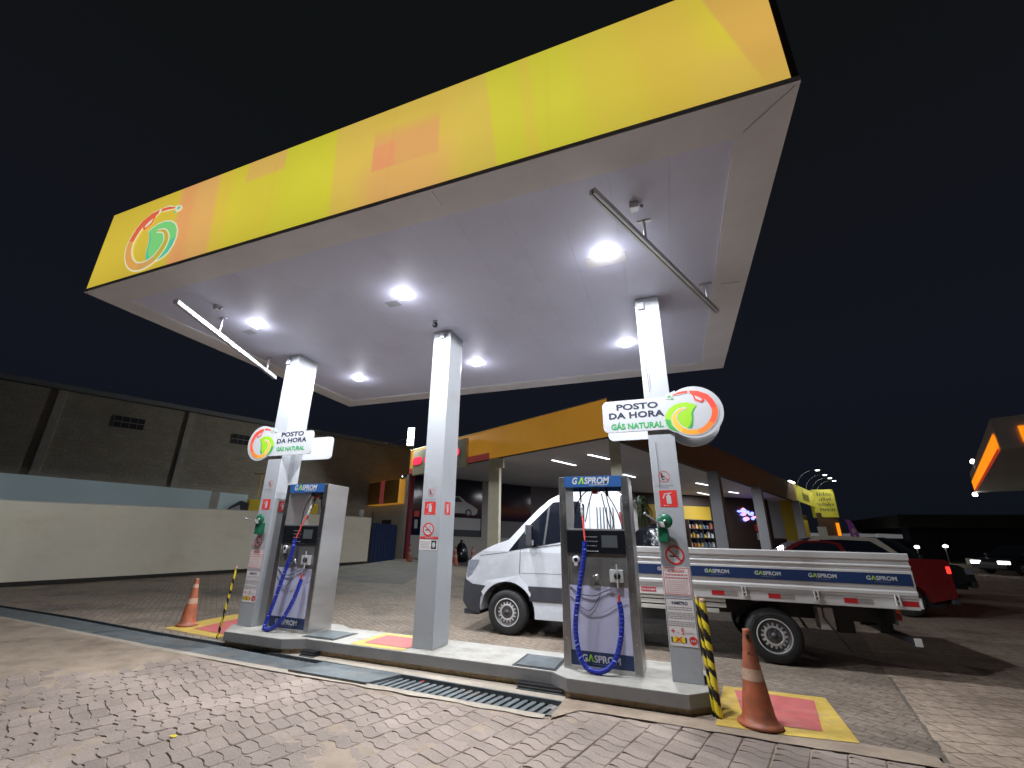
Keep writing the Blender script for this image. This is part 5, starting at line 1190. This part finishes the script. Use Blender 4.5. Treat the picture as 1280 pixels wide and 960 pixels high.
car_s = [(-.9, 3.35), (-.6, 3.3), (1.0, 3.32), (1.9, 3.22), (2.15, 3.35), (2.2, 3.65), (1.75, 3.9), (1.25, 4.1), (.75, 4.45), (-.7, 4.5), (-1.1, 4.1), (-1.1, 3.6)]
m.flat(car_s, frw, .04, 'poster_white'); m.flat([(.95, 4.08), (.65, 4.36), (.05, 4.4), (.05, 4.05)], frw, .045, 'poster_dark'); m.flat([(-.05, 4.05), (-.05, 4.4), (-.6, 4.4), (-.85, 4.08)], frw, .045, 'poster_dark')
for cx in (-.45, 1.45): m.disc(cx, 3.38, .26, frw, .045, 'poster_dark', 16); m.disc(cx, 3.38, .14, frw, .05, 'poster_white', 12)
m.build('car_picture', sh)
m = W(sh); frw = (Vector((*w1(.03), 0)), Vector((*U_, 0)), Vector((0, 0, 1)), Vector((U_.y, -U_.x, 0))); m.rect(.05, 2.95, .42, 3.3, frw, .03, 'sign_red'); m.rect(.12, 2.2, .34, 2.75, frw, .03, 'poster_white'); m.build('extinguisher_placard', sh)
# back wall
def bw(s): return E1.lerp(BE, s)
m = W(sh)
for a, b, z0, z1, k in ((0, .36, .5, H0, 'store_grey'), (.36, .64, .5, 1.5, 'dark_brown'), (.36, .64, 4.75, H0, 'dark_brown'), (.36, .53, 1.5, 3.65, 'brown_wall'), (.36, .64, 3.65, 4.75, 'shop_yellow'), (.64, .88, .5, H0, 'dark_brown'), (.88, .93, .5, 2.4, 'dark_brown'), (.88, .93, 2.4, 5.5, 'pillar_grey'), (.93, 1.0, .5, H0, 'yellow_wall')):
    vquad(m, bw(a), bw(b), z0, z1, k)
m.build('back_wall', sh)
m = W(sh); vquad(m, bw(.53), bw(.64), 1.5, 3.65, 'window_navy', -.0); m.build('shop_window', sh)
m = W(sh); a, b = Vector((17.6, 44.8)), Vector((20.3, 51.2)); vquad(m, a, b, .7, 4.9, 'yellow_wall', .8); m.build('yellow_wall', sh)
m = W(sh); vquad(m, Vector((20.4, 51.4)), Vector((22.3, 51.6)), .7, 5.2, 'brown_wall', 0); m.build('brown_return', sh)
m = W(sh); vquad(m, Vector((20.2, 51.3)), Vector((21.0, 51.35)), 2.6, 3.8, 'poster_white', -.06); m.build('notice_board', sh)
m = W(sh); vquad(m, Vector((21.9, 51.5)), Vector((22.2, 51.55)), .8, 4.2, 'strip_orange', -.05); m.build('orange_corner_strip', sh)
# things belonging to the shop
dbw = (BE-E1).normalized(); fbw = (Vector((*E1, 0)), Vector((*dbw, 0)), Vector((0, 0, 1)), Vector((dbw.y, -dbw.x, 0)))
Lb = (BE-E1).length
t = thing('neon_sign', 'glowing blue and pink neon sign on the dark shop wall', 'neon sign', (*bw(.77), 4.1)); m = W(t)
rr = random.Random(4)
for k in range(17):
    a = rr.uniform(0, 6.28); q = rr.uniform(.25, 1); cx = .77*Lb+.25+math.cos(a)*.95*q; cz = 4.25+math.sin(a)*.46*q
    m.disc(cx, cz, rr.uniform(.09, .24), fbw, .10+.003*k, 'neon_blue' if rr.random() < .78 else 'neon_pink', 12, rr.uniform(.07, .17))
m.disc(.77*Lb+.15, 3.92, .26, fbw, .16, 'neon_pink', 14, .15); m.disc(.77*Lb+.75, 3.95, .2, fbw, .16, 'neon_blue', 14, .13)
m.build('tubes', t)
for k, (s, z, c, l) in enumerate(((.815, 3.2, 'sign_red', 'small red notice on the dark shop wall under the neon sign'), (.845, 3.3, 'sign_white', 'small white notice on the dark shop wall right of the red one'), (.818, 2.5, 'sign_white', 'white fire extinguisher notice below the red notice on the shop wall'))):
    m = MB(); m.prism([(-.17, -.28), (.17, -.28), (.17, .28), (-.17, .28)], (Vector((0, 0, 0)), fbw[1], fbw[2], fbw[3]), 0, .02, c); p = bw(s); o = m.build('wall_notice', loc=(p.x+fbw[3].x*.02, p.y+fbw[3].y*.02, z)); tag(o, l, 'notice', 'notices on the shop wall')
t = thing('goods_shelf', 'shelf unit full of small goods under the yellow shop band', 'shelf', (*bw(.585), gz(36)))
sp = lambda s, o_, z: Vector((*bw(s), z))+fbw[3]*o_
m = W(t)
for z in (1.5, 2.2, 2.9, 3.6):
    a, b = bw(.535), bw(.635); wallbox(m, b+Vector((fbw[3].x, fbw[3].y))*.55, a+Vector((fbw[3].x, fbw[3].y))*.55, -.5, z, z+.05, 'steel_dark')
m.build('shelf_boards', t)
m = W(t)
for s in (.535, .585, .635): a = bw(s)+Vector((fbw[3].x, fbw[3].y))*.03; wallbox(m, a, a+Vector((dbw.x, dbw.y))*.04, -.5, gz(36)-.02, 3.66, 'steel_dark')
m.build('shelf_uprights', t)
cols = ['product_a', 'product_b', 'product_c', 'product_d', 'shop_yellow', 'sign_white']
k = 0
for row, z in enumerate((1.55, 2.25, 2.95)):
    for j in range(7):
        w_ = rr.uniform(.12, .2); h_ = rr.uniform(.25, .5); p = sp(.542+j*.0137, .25, z); m = MB(); m.mx = Matrix.Rotation(math.atan2(dbw.y, dbw.x), 4, 'Z')
        m.box((-w_/2, -.12, 0), (w_/2, .12, h_*.8), cols[rr.randrange(6)], .01); m.box((-w_*.22, -.05, h_*.8), (w_*.22, .05, h_), 'sign_white', .008)
        o = m.build('goods_package', loc=p); tag(o, 'small coloured pack or bottle standing on the shop shelf', 'package', 'goods on the shop shelf')
def ctube(px, py, ang, L0, label):
    t = thing('ceiling_tube', label, 'ceiling light', (px, py, H0), R(ang), group='tube lights on the ceiling of the second forecourt')
    m = MB(); m.box((-L0/2, -.09, -.03), (L0/2, .09, .018), 'white_paint', .006); m.build('fitting', t); m = MB(); m.box((-L0/2+.04, -.07, -.06), (L0/2-.04, .07, -.031), 'tube_light', .01); m.build('diffuser', t)
    ld = bpy.data.lights.new('tube_lamp', 'AREA'); ld.shape = 'RECTANGLE'; ld.size = L0*.8; ld.size_y = .1; ld.energy = 125; ld.color = (.92, .94, 1); lo = bpy.data.objects.new('tube_lamp', ld); col.objects.link(lo); lo.parent = t; lo.location = (0, 0, -.08)
for a, b, l in (((.92, 16.94), (1.78, 18.95), 'tube light nearest the left, seen above the front of the truck cab'), ((2.97, 15.86), (3.79, 17.39), 'tube light just left of the cream corner pillar'), ((3.93, 22.78), (4.52, 24.32), 'tube light just right of the cream corner pillar'), ((8.19, 27.81), (9.06, 29.29), 'upper tube light seen right beside the right column'), ((8.54, 33.89), (9.46, 35.85), 'lower tube light seen right beside the right column'), ((10.72, 33.62), (11.52, 34.89), 'upper tube light between the two grey pillars above the neon sign'), ((11.09, 40.25), (11.82, 41.1), 'lower, farthest tube light above the neon sign')):
    a, b = Vector(a), Vector(b); c = (a+b)/2; ctube(c.x, c.y, math.degrees(math.atan2(b.y-a.y, b.x-a.x)), (b-a).length, l)
# box signs
frl = (Vector((*C_, 0)), Vector((-dl.x, -dl.y, 0)), Vector((0, 0, 1)), Vector((-nl.x, -nl.y, 0)))
t = thing('price_sign', 'beige box sign with glowing red symbols hung on the left end of the orange fascia', 'sign', (*onl(12.6), 6.3))
m = W(t); m.prism([(-15.3, 5.45), (-9.45, 5.45), (-9.45, 7.05), (-15.3, 7.05)], frl, .03, .22, 'cream_paint'); m.build('box', t)
m = W(t)
for cx, w_ in ((-14.95, .42), (-14.5, .3), (-10.35, .26)): m.disc(cx, 6.35, w_, frl, .23, 'red_neon', 18, .26)
m.disc(-13.6, 6.3, .3, frl, .23, 'red_neon', 18, .24); m.disc(-12.6, 6.3, .3, frl, .23, 'red_neon', 18, .24); m.build('red_symbols', t)
t = thing('box_sign', 'yellow lit box sign with dark scribbled lettering at the far end of the yellow fascia', 'sign', (21.4, 52, 6))
m = W(t); m.box((20.35, 51.45, 4.75), (22.35, 52.5, 7.55), 'yellow_fascia', .04); m.build('box', t)
m = W(t); fr = front(20.35, 51.45, 0); rr = random.Random(12)
for r_, (a, b) in enumerate(((.5, 1.7), (.4, 1.8), (.6, 1.6), (.5, 1.75))):
    x = a
    while x < b:
        w_ = rr.uniform(.04, .09); h_ = rr.uniform(.2, .42); z = 5.3+.52*r_+rr.uniform(0, .08); m.rect(x, z, x+w_, z+h_, fr, .01, 'far_olive')
        if rr.random() < .5: m.rect(x+w_, z+h_*.6, x+w_+.07, z+h_*.6+.05, fr, .01, 'far_olive')
        x += w_+rr.uniform(.05, .12)
m.build('lettering', t)
for k, s in enumerate((.10, .42, .66, .88)):
    p = R2+(R3-R2)*s; o_ = -nr; t = thing('sign_lamp', ['curved arm sign lamp nearest the dark fascia', 'second curved arm sign lamp over the yellow fascia', 'third curved arm sign lamp over the yellow fascia', 'farthest curved arm sign lamp over the box sign'][k], 'lamp', (p.x, p.y, H1), group='curved arm lamps over the yellow fascia')
    P = [(0, 0, -.1), (o_.x*.3, o_.y*.3, .6), (o_.x*.9, o_.y*.9, 1.15), (o_.x*1.7, o_.y*1.7, 1.35)]; m = MB(); m.tube(curve(P, 6), .03, 'roof_edge', 6); m.build('arm', t)
    m = MB(); m.lathe([(0, 0), (.22, -.10), (.24, -.13)], (o_.x*1.85, o_.y*1.85, 1.38), (0, 0, 1), 'roof_edge', 14); m.build('shade', t); m = MB(); m.lathe([(0, 0), (.17, 0), (.15, -.05), (0, -.06)], (o_.x*1.85, o_.y*1.85, 1.25), (0, 0, 1), 'small_light', 12); m.build('bulb', t)
    ld = bpy.data.lights.new('sign_lamp_light', 'SPOT'); ld.energy = 120; ld.spot_size = R(120); ld.color = (1, .97, .85); lo = bpy.data.objects.new('sign_lamp_light', ld); col.objects.link(lo); lo.parent = t; lo.location = (o_.x*1.85, o_.y*1.85, 1.15); lo.rotation_euler = Vector((-nr.x*-1, -nr.y*-1, -1.2)).to_track_quat('-Z', 'Y').to_euler()
for k, s in enumerate((.955, .99)):
    p = onr(LR_*s); m = MB(); m.lathe([(0, 0), (.16, .0), (.18, .10), (0, .16)], (0, 0, 0), (0, 0, 1), 'small_light', 12); o = m.build('roof_light', loc=(p.x, p.y, H1)); tag(o, ['bright round light on the roof edge, left of the pair', 'bright round light on the roof edge, right of the pair'][k], 'light', 'lights on the roof edge')
# flood light
t = thing('flood_light', 'tall white flood light standing on the left end of the orange fascia', 'flood light', (-9.55, 20.1, H1))
m = W(t); m.box((-9.95, 19.98, 7.5), (-9.38, 20.12, 8.85), 'steel_dark', .02); m.tube([(-9.66, 20.05, 7.2), (-9.66, 20.05, 7.52)], .05, 'steel_dark', 8); m.build('housing', t)
m = W(t); 
for r_ in range(6): m.box((-9.90, 19.955, 7.58+.205*r_), (-9.43, 19.979, 7.58+.205*r_+.17), 'flood_white', .004)
m.build('led_array', t)
ld = bpy.data.lights.new('flood_lamp', 'AREA'); ld.shape = 'RECTANGLE'; ld.size = .5; ld.size_y = 1.2; ld.energy = 900; ld.color = (.93, 1, .97); lo = bpy.data.objects.new('flood_lamp', ld); col.objects.link(lo); lo.parent = t; lo.location = (-.1, -.17, .9); lo.rotation_euler = Vector((.28, -.9, -.5)).to_track_quat('-Z', 'Y').to_euler()
for k, (z0, sag) in enumerate(((8.4, .25), (8.15, .45))):
    m = MB(); m.tube([(lerp(0, -20, u), lerp(0, 9, u), lerp(0, .9, u)-sag*4*u*(1-u)) for u in [i/14 for i in range(15)]], .018, 'roof_edge', 5); o = m.build('overhead_cable', loc=(-9.9, 20.1, z0)); tag(o, ['upper of the two cables strung left from the flood light', 'lower of the two cables strung left from the flood light'][k], 'cable', 'cables at the flood light')
t = thing('security_camera', 'dark security camera at the top of the maroon post', 'camera', (-10.0, 20.1, 5.5)); m = W(t); m.box((-10.05, 19.9, 5.45), (-9.75, 20.05, 5.6), 'sign_navy', .02); m.lathe([(0, 0), (.10, 0), (.13, .10), (.08, .22), (0, .25)], (-9.95, 19.8, 5.5), (0, 0, -1), 'black_gloss', 14); m.build('camera_body', t)
m = W(t); m.lathe([(0, 0), (.035, 0), (0, .03)], (-9.88, 19.69, 5.42), (0, -1, 0), 'small_light', 10); m.build('camera_led', t)
# plant
t = thing('potted_palm', 'drooping green potted palm in front of the shop, above the truck bed', 'plant', (5.25, 16.2, gz(16)))
m = W(t); m.lathe([(0, 0), (.16, 0), (.24, .5), (.26, .55), (.22, .55), (.2, .5), (0, .5)], (5.25, 16.2, gz(16)), (0, 0, 1), 'pot', 18); m.build('pot', t)
m = W(t); m.tube([(5.25, 16.2, gz(16)+.45), (5.28, 16.2, 1.9), (5.22, 16.2, 3.3)], [.07, .05, .04], 'bark', 8); m.build('trunk', t)
m = W(t); rr = random.Random(8)
for k in range(90):
    a = rr.uniform(0, 6.28); z0 = rr.uniform(2.6, 3.6); L0 = rr.uniform(.5, 1.1); P = []
    for q in range(6):
        u = q/5; rad = .5*math.sin(min(1, u*1.5)*1.4)*rr.uniform(.9, 1.1)*L0; P.append(Vector((5.24+math.cos(a)*rad, 16.2+math.sin(a)*rad, z0+.35*u*(1-u)*2-L0*1.25*u*u)))
    w_ = rr.uniform(.02, .04); s_ = Vector((-math.sin(a), math.cos(a), 0)); V = []; F = []
    for q, p in enumerate(P): ww = w_*(1-.8*q/5); V += [p-s_*ww, p+s_*ww]
    m.add(V, [(2*q, 2*q+1, 2*q+3, 2*q+2) for q in range(5)], 'leaf', True)
m.build('fronds', t)

# ================================================================== CARS
def car(name, label, cat, loc, rz, L0, H, Wd, paint, kind, glow=None, z=0.0):
    t = thing(name, label, cat, (loc[0], loc[1], gz(loc[1])+z), rz)
    hl = L0/2; hw = Wd/2; belt = H*(.745 if kind == 'pickup' else .60); wr = .32; wx = L0*.30
    if kind == 'pickup': prof = [(-hl, .45), (-hl, belt), (-hl*.98, belt+.04), (-.35, belt+.05), (.9, belt+.02), (hl*.80, belt-.10), (hl*.98, belt-.30), (hl, .45), (hl*.97, .28), (-hl*.97, .32)]; roof = [(-.42, belt+.05), (-.30, H-.06), (.0, H), (.55, H-.02), (1.15, belt+.02)]
    elif kind == 'suv': prof = [(-hl, .5), (-hl*.99, belt), (-hl*.9, belt+.05), (.9, belt+.03), (hl*.85, belt-.12), (hl*.99, belt-.32), (hl, .5), (hl*.97, .3), (-hl*.97, .3)]; roof = [(-hl*.93, belt+.05), (-hl*.80, H-.05), (-hl*.5, H), (.2, H), (.5, H-.08), (1.15, belt+.03)]
    else: prof = [(-hl, .45), (-hl*.99, belt), (-hl*.9, belt+.04), (1.0, belt+.02), (hl*.85, belt-.12), (hl*.99, belt-.30), (hl, .45), (hl*.97, .26), (-hl*.97, .26)]; roof = [(-hl*.92, belt+.04), (-hl*.62, H-.05), (-.3, H), (.3, H-.03), (1.2, belt+.02)]
    def arch_(P):                                  # wheel arches cut in the lower edge (right to left)
        lowr = []
        for cx in (-wx, wx):
            for k in range(9): a = R(180-22.5*k); lowr.append((cx+.40*math.cos(a), max(.27, wr+.40*math.sin(a))))
        return lowr
    top = [p for p in prof if p[1] > .35]
    poly = top+arch_(0)[::-1]
    m = MB(); fr = (Vector((0, -hw, 0)), Vector((1, 0, 0)), Vector((0, 0, 1)), Vector((0, -1, 0)))
    m.prism(poly, fr, 0, -Wd, paint)
    hb = hw-.02; ht = hw-.20
    ins = lambda zz_: lerp(hb, ht, max(0, min(1, (zz_-belt)/(H-belt))))
    V = [(x, -ins(zz_), zz_) for x, zz_ in roof]+[(x, ins(zz_), zz_) for x, zz_ in roof]; n = len(roof)
    m.add(V, [list(range(n)), [i+n for i in range(n)][::-1]]+[[i, i+n, i+1+n, i+1] for i in range(n-1)], paint, False)
    fixn(m.build('body', t))
    cx = sum(p[0] for p in roof)/n; cz = sum(p[1] for p in roof)/n
    for sg in (-1, 1):
        m = MB(); P = [(cx+(x-cx)*.80, cz+(zz_-cz)*(.72 if kind != 'hatch' else .60)-.0) for x, zz_ in roof]; V = [(x, sg*(ins(zz_)+.006), zz_) for x, zz_ in P]; m.add(V, [list(range(n)) if sg > 0 else list(range(n))[::-1]], 'glass_dark'); m.build('side_window', t)
        m = MB(); m.box((cx+.02, sg*(hw-.03), belt), (cx+.10, sg*(hw-.08), H-.1), paint) if False else m.box((cx, sg*(hw+.001), belt-.14), (cx+.18, sg*(hw+.02), belt-.11), 'dark_grey', .004); m.build('door_handle', t)
        m = MB(); m.box((roof[-1][0]-.25, sg*(hw-.02), belt+.02), (roof[-1][0]-.12, sg*(hw+.17), belt+.18), paint, .03); m.build('mirror', t)
        m = MB(); m.box((hl*.90, sg*(hw-.42), belt-.38), (hl+.006, sg*(hw+.004), belt-.22), 'small_light' if glow == 'head' else 'lamp_glass', .02); m.build('headlight', t)
        m = MB(); m.box((-hl-.008, sg*(hw-.16), belt-(.28 if kind != 'pickup' else .26)), (-hl*.965, sg*(hw+.006), belt-(.02 if kind != 'pickup' else .10)), 'tail_glow' if glow == 'tail' and sg < 0 or glow == 'tail' else 'tail_red', .02); m.build('tail_light', t)
    for a, b, nm in ((n-1, n-2, 'windscreen'), (0, 1, 'rear_window')):
        m = MB(); p, q = roof[a], roof[b]; o_ = .012 if nm == 'windscreen' else -.012
        p2 = (lerp(p[0], q[0], .08)+o_, lerp(p[1], q[1], .08)+.01); q2 = (lerp(p[0], q[0], .92)+o_, lerp(p[1], q[1], .92)+.01)
        V = [(p2[0], -ins(p2[1])+.07, p2[1]), (p2[0], ins(p2[1])-.07, p2[1]), (q2[0], ins(q2[1])-.07, q2[1]), (q2[0], -ins(q2[1])+.07, q2[1])]; m.add(V, [(0, 1, 2, 3)], 'glass_dark'); m.build(nm, t)
    for x in (-wx, wx):
        for sg in (-1, 1):
            w_ = bpy.data.objects.new('wheel', None); col.objects.link(w_); w_.parent = t; w_.location = (x, sg*(hw-.11), wr)
            m = MB(); m.lathe([(.19, -.09), (.29, -.10), (wr, -.06), (wr, .06), (.29, .10), (.20, .10)], (0, 0, 0), (0, sg, 0), 'rubber', 26); m.build('tyre', w_)
            m = MB(); m.lathe([(.20, .095), (.18, .07), (.06, .06), (.05, .075), (0, .08)], (0, 0, 0), (0, sg, 0), 'wheel_steel', 20)
            for k in range(7): a = 2*math.pi*k/7; m.tube([(.05*math.cos(a), sg*.075, .05*math.sin(a)), (.185*math.cos(a), sg*.085, .185*math.sin(a))], .014, 'chrome', 5)
            m.build('rim', w_)
    m = MB(); m.box((-hl-.03, -hw+.03, .30), (-hl+.12, hw-.03, .52), 'van_plastic', .03); m.build('rear_bumper', t)
    m = MB(); m.box((hl-.12, -hw+.03, .28), (hl+.03, hw-.03, .50), 'van_plastic', .03); m.build('front_bumper', t)
    m = MB(); m.box((-hl*.9, -hw+.1, .22), (hl*.9, hw-.1, .45), 'black'); m.build('underbody', t)
    return t
car('red_pickup', 'red pickup with a glowing tail light, parked right behind the white truck', 'pickup', (9.97, 9.25), R(180), 4.45, 1.62, 1.70, 'car_red', 'pickup', 'tail')
car('beige_hatchback', 'beige car with its roof and rear side window showing beyond the red pickup', 'car', (10.75, 12.2), R(180), 4.0, 1.76, 1.7, 'car_beige', 'hatch')
car('dark_suv', 'dark sport utility car beyond the red pickup, its front end to the right', 'car', (13.0, 15.1), R(-6), 4.3, 1.74, 1.8, 'car_black', 'suv')
car('dark_sedan', 'distant dark car with its headlights on at the right edge', 'car', (24.2, 29.6), R(205), 4.4, 1.5, 1.75, 'car_black', 'hatch', 'head')

# ================================================================== RIGHT BACKGROUND
t = thing('side_canopy', 'unlit canopy with glowing orange strips at the right edge of the view', 'canopy', (24, 20, gz(20)))
Nn_ = Vector((17.36, 15.17)); a_ = Vector((.374, .927)); b_ = Vector((.88, -.475)); PL = [Nn_, Nn_+b_*14, Nn_+b_*14+a_*16.3, Nn_+a_*16.3]
m = W(t); m.prism([tuple(p) for p in PL], UP, 5.0, 6.1, 'canopy_grey'); m.build('roof', t)
frf = (Vector((*Nn_, 0)), Vector((*b_, 0)), Vector((0, 0, 1)), Vector((-a_.x, -a_.y, 0))); frs_ = (Vector((*Nn_, 0)), Vector((*a_, 0)), Vector((0, 0, 1)), Vector((-b_.x, -b_.y, 0)))
m = W(t); m.rect(.55, 5.16, 14, 5.72, frf, .04, 'strip_orange'); m.rect(.55, 5.06, 14, 5.155, frf, .042, 'strip_red'); m.build('front_light_strip', t)
m = W(t); m.flat([(.35, 5.10), (16, 5.10), (16, 5.62), (.35, 5.62)], frs_, .04, 'strip_orange'); m.flat([(.35, 5.01), (16, 5.01), (16, 5.095), (.35, 5.095)], frs_, .042, 'strip_red'); m.build('side_light_strip', t)
for k in range(2):
    p = Nn_+b_*7+a_*(4+8*k); m = W(t); m.box((p.x-.2, p.y-.2, gz(p.y)-.03), (p.x+.2, p.y+.2, 5.0), 'canopy_grey'); m.build('pillar', t)
for k, (s, z) in enumerate(((.72, 6.1), (.98, 4.72))):
    p = Nn_+a_*16.3*s-b_*.08; m = MB(); m.lathe([(0, 0), (.10, .02), (.12, .14), (.05, .24), (0, .25)], (0, 0, 0), (0, 0, 1), 'small_light', 12); o = m.build('canopy_spot', loc=(p.x+(.1 if k == 0 else 0), p.y, z if k == 0 else 5.0-.25)); tag(o, ['small white light on top of the orange striped canopy', 'small white light under the far corner of the orange striped canopy'][k], 'light')
m = MB(); m.box((-1, 0, 0), (42, 14, 3.5), 'vent_dark'); m.prism([(-2, 3.5), (44, 3.5), (44, 4.85), (-1.8, 4.85)], frame((0, -.6, 0), (1, 0, 0), (0, 0, 1)), 0, -16, 'far_olive'); o = m.build('far_warehouse', loc=(31.8, 60, .70)); tag(o, 'dim olive roofed shed far away behind the right canopy', 'warehouse')
m = MB(); m.box((0, 0, 0), (7, 9, 1.8), 'vent_dark'); m.box((-.3, -.4, 1.8), (7.3, 9, 3.0), 'far_olive'); o = m.build('low_shed', loc=(28.6, 66, .70)); tag(o, 'smaller dim shed left of the olive roofed one', 'shed')
m = MB(); m.box((0, 0, 0), (9.5, 3, 2.3), 'vent_dark'); 
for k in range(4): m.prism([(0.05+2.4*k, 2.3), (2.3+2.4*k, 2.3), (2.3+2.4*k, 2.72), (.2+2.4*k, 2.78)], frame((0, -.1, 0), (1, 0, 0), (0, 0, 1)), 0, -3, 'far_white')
o = m.build('white_roofed_stalls', loc=(20.6, 60, .70)); tag(o, 'row of low stalls with white roof edges far behind the parked cars', 'stalls')
t = thing('feather_flag', 'purple feather flag with white lettering standing behind the parked cars', 'flag', (17.2, 30, gz(30)))
m = W(t); m.tube([(17.22, 30, gz(30)), (17.15, 30, 2.6), (16.95, 30, 3.2), (16.66, 30, 3.40)], .02, 'roof_edge', 6); m.build('mast', t)
m = W(t); fr = front(0, 29.99, 0); m.flat([(16.62, 3.42), (16.72, 3.0), (16.70, 1.5), (17.16, 1.5), (17.14, 2.6), (17.0, 3.15), (16.86, 3.38)], fr, 0, 'flag_purple'); m.disc(16.93, 2.72, .10, fr, .006, 'sign_white', 12, .15); m.rect(16.86, 2.25, 17.0, 2.5, fr, .006, 'sign_white'); m.build('cloth', t)
t = thing('low_kerb_wall', 'low pale kerb wall with a square end block in the far yard', 'wall', (21, 30.8, gz(31)))
m = W(t); wallbox(m, (19.6, 29.4), (23.2, 31.8), .25, gz(30)-.03, gz(30)+.42, 'wall_plaster'); m.build('wall_run', t)
m = W(t); wallbox(m, (23.1, 31.6), (23.95, 32.1), .6, gz(31)-.03, gz(31)+.72, 'wall_cap'); m.build('end_block', t)
for k, (x, y, z) in enumerate(((25.3, 40, 1.95), (23.6, 40, 1.85))):
    m = MB(); m.lathe([(0, 0), (.14, .02), (.16, .14), (0, .22)], (0, 0, 0), (0, 0, 1), 'small_light', 10); m.tube([(0, .1, -z+.7), (0, .1, .05)], .03, 'roof_edge', 6); o = m.build('yard_light', loc=(x, y, z)); tag(o, ['tiny white light on a post in the dark yard, left one', 'tiny white light on a post in the dark yard, right one'][k], 'light', 'tiny lights in the dark yard')

# ---- litter
m = MB(); bm = bmesh.new(); bmesh.ops.create_icosphere(bm, subdivisions=2, radius=.045)
rr = random.Random(2)
for v in bm.verts: v.co *= rr.uniform(.6, 1.15); v.co.z = abs(v.co.z)*.8
m.add([v.co.copy() for v in bm.verts], [[v.index for v in f.verts] for f in bm.faces], 'sign_white'); bm.free()
o = m.build('crumpled_paper', loc=(1.62, -.27, .006)); tag(o, 'crumpled white paper scrap lying under the edge of the island', 'litter')
m = MB(); m.add([(-.035, -.01, .004), (.03, -.014, .004), (.04, .006, .009), (0, .014, .012), (-.03, .008, .006)], [(0, 1, 2, 3, 4)], 'tape_yellow'); o = m.build('yellow_scrap', loc=(2.62, -2.72, .004)); tag(o, 'tiny yellow scrap lying on the front pavers', 'litter')
m = MB(); m.add([(-.02, -.012, .0), (.02, -.012, .002), (.022, .012, .006), (-.018, .012, .003)], [(0, 1, 2, 3)], 'reflector_red'); o = m.build('red_scrap', loc=(3.62, -.56, .0)); tag(o, 'small red scrap caught on the bars of the drain grate', 'litter')
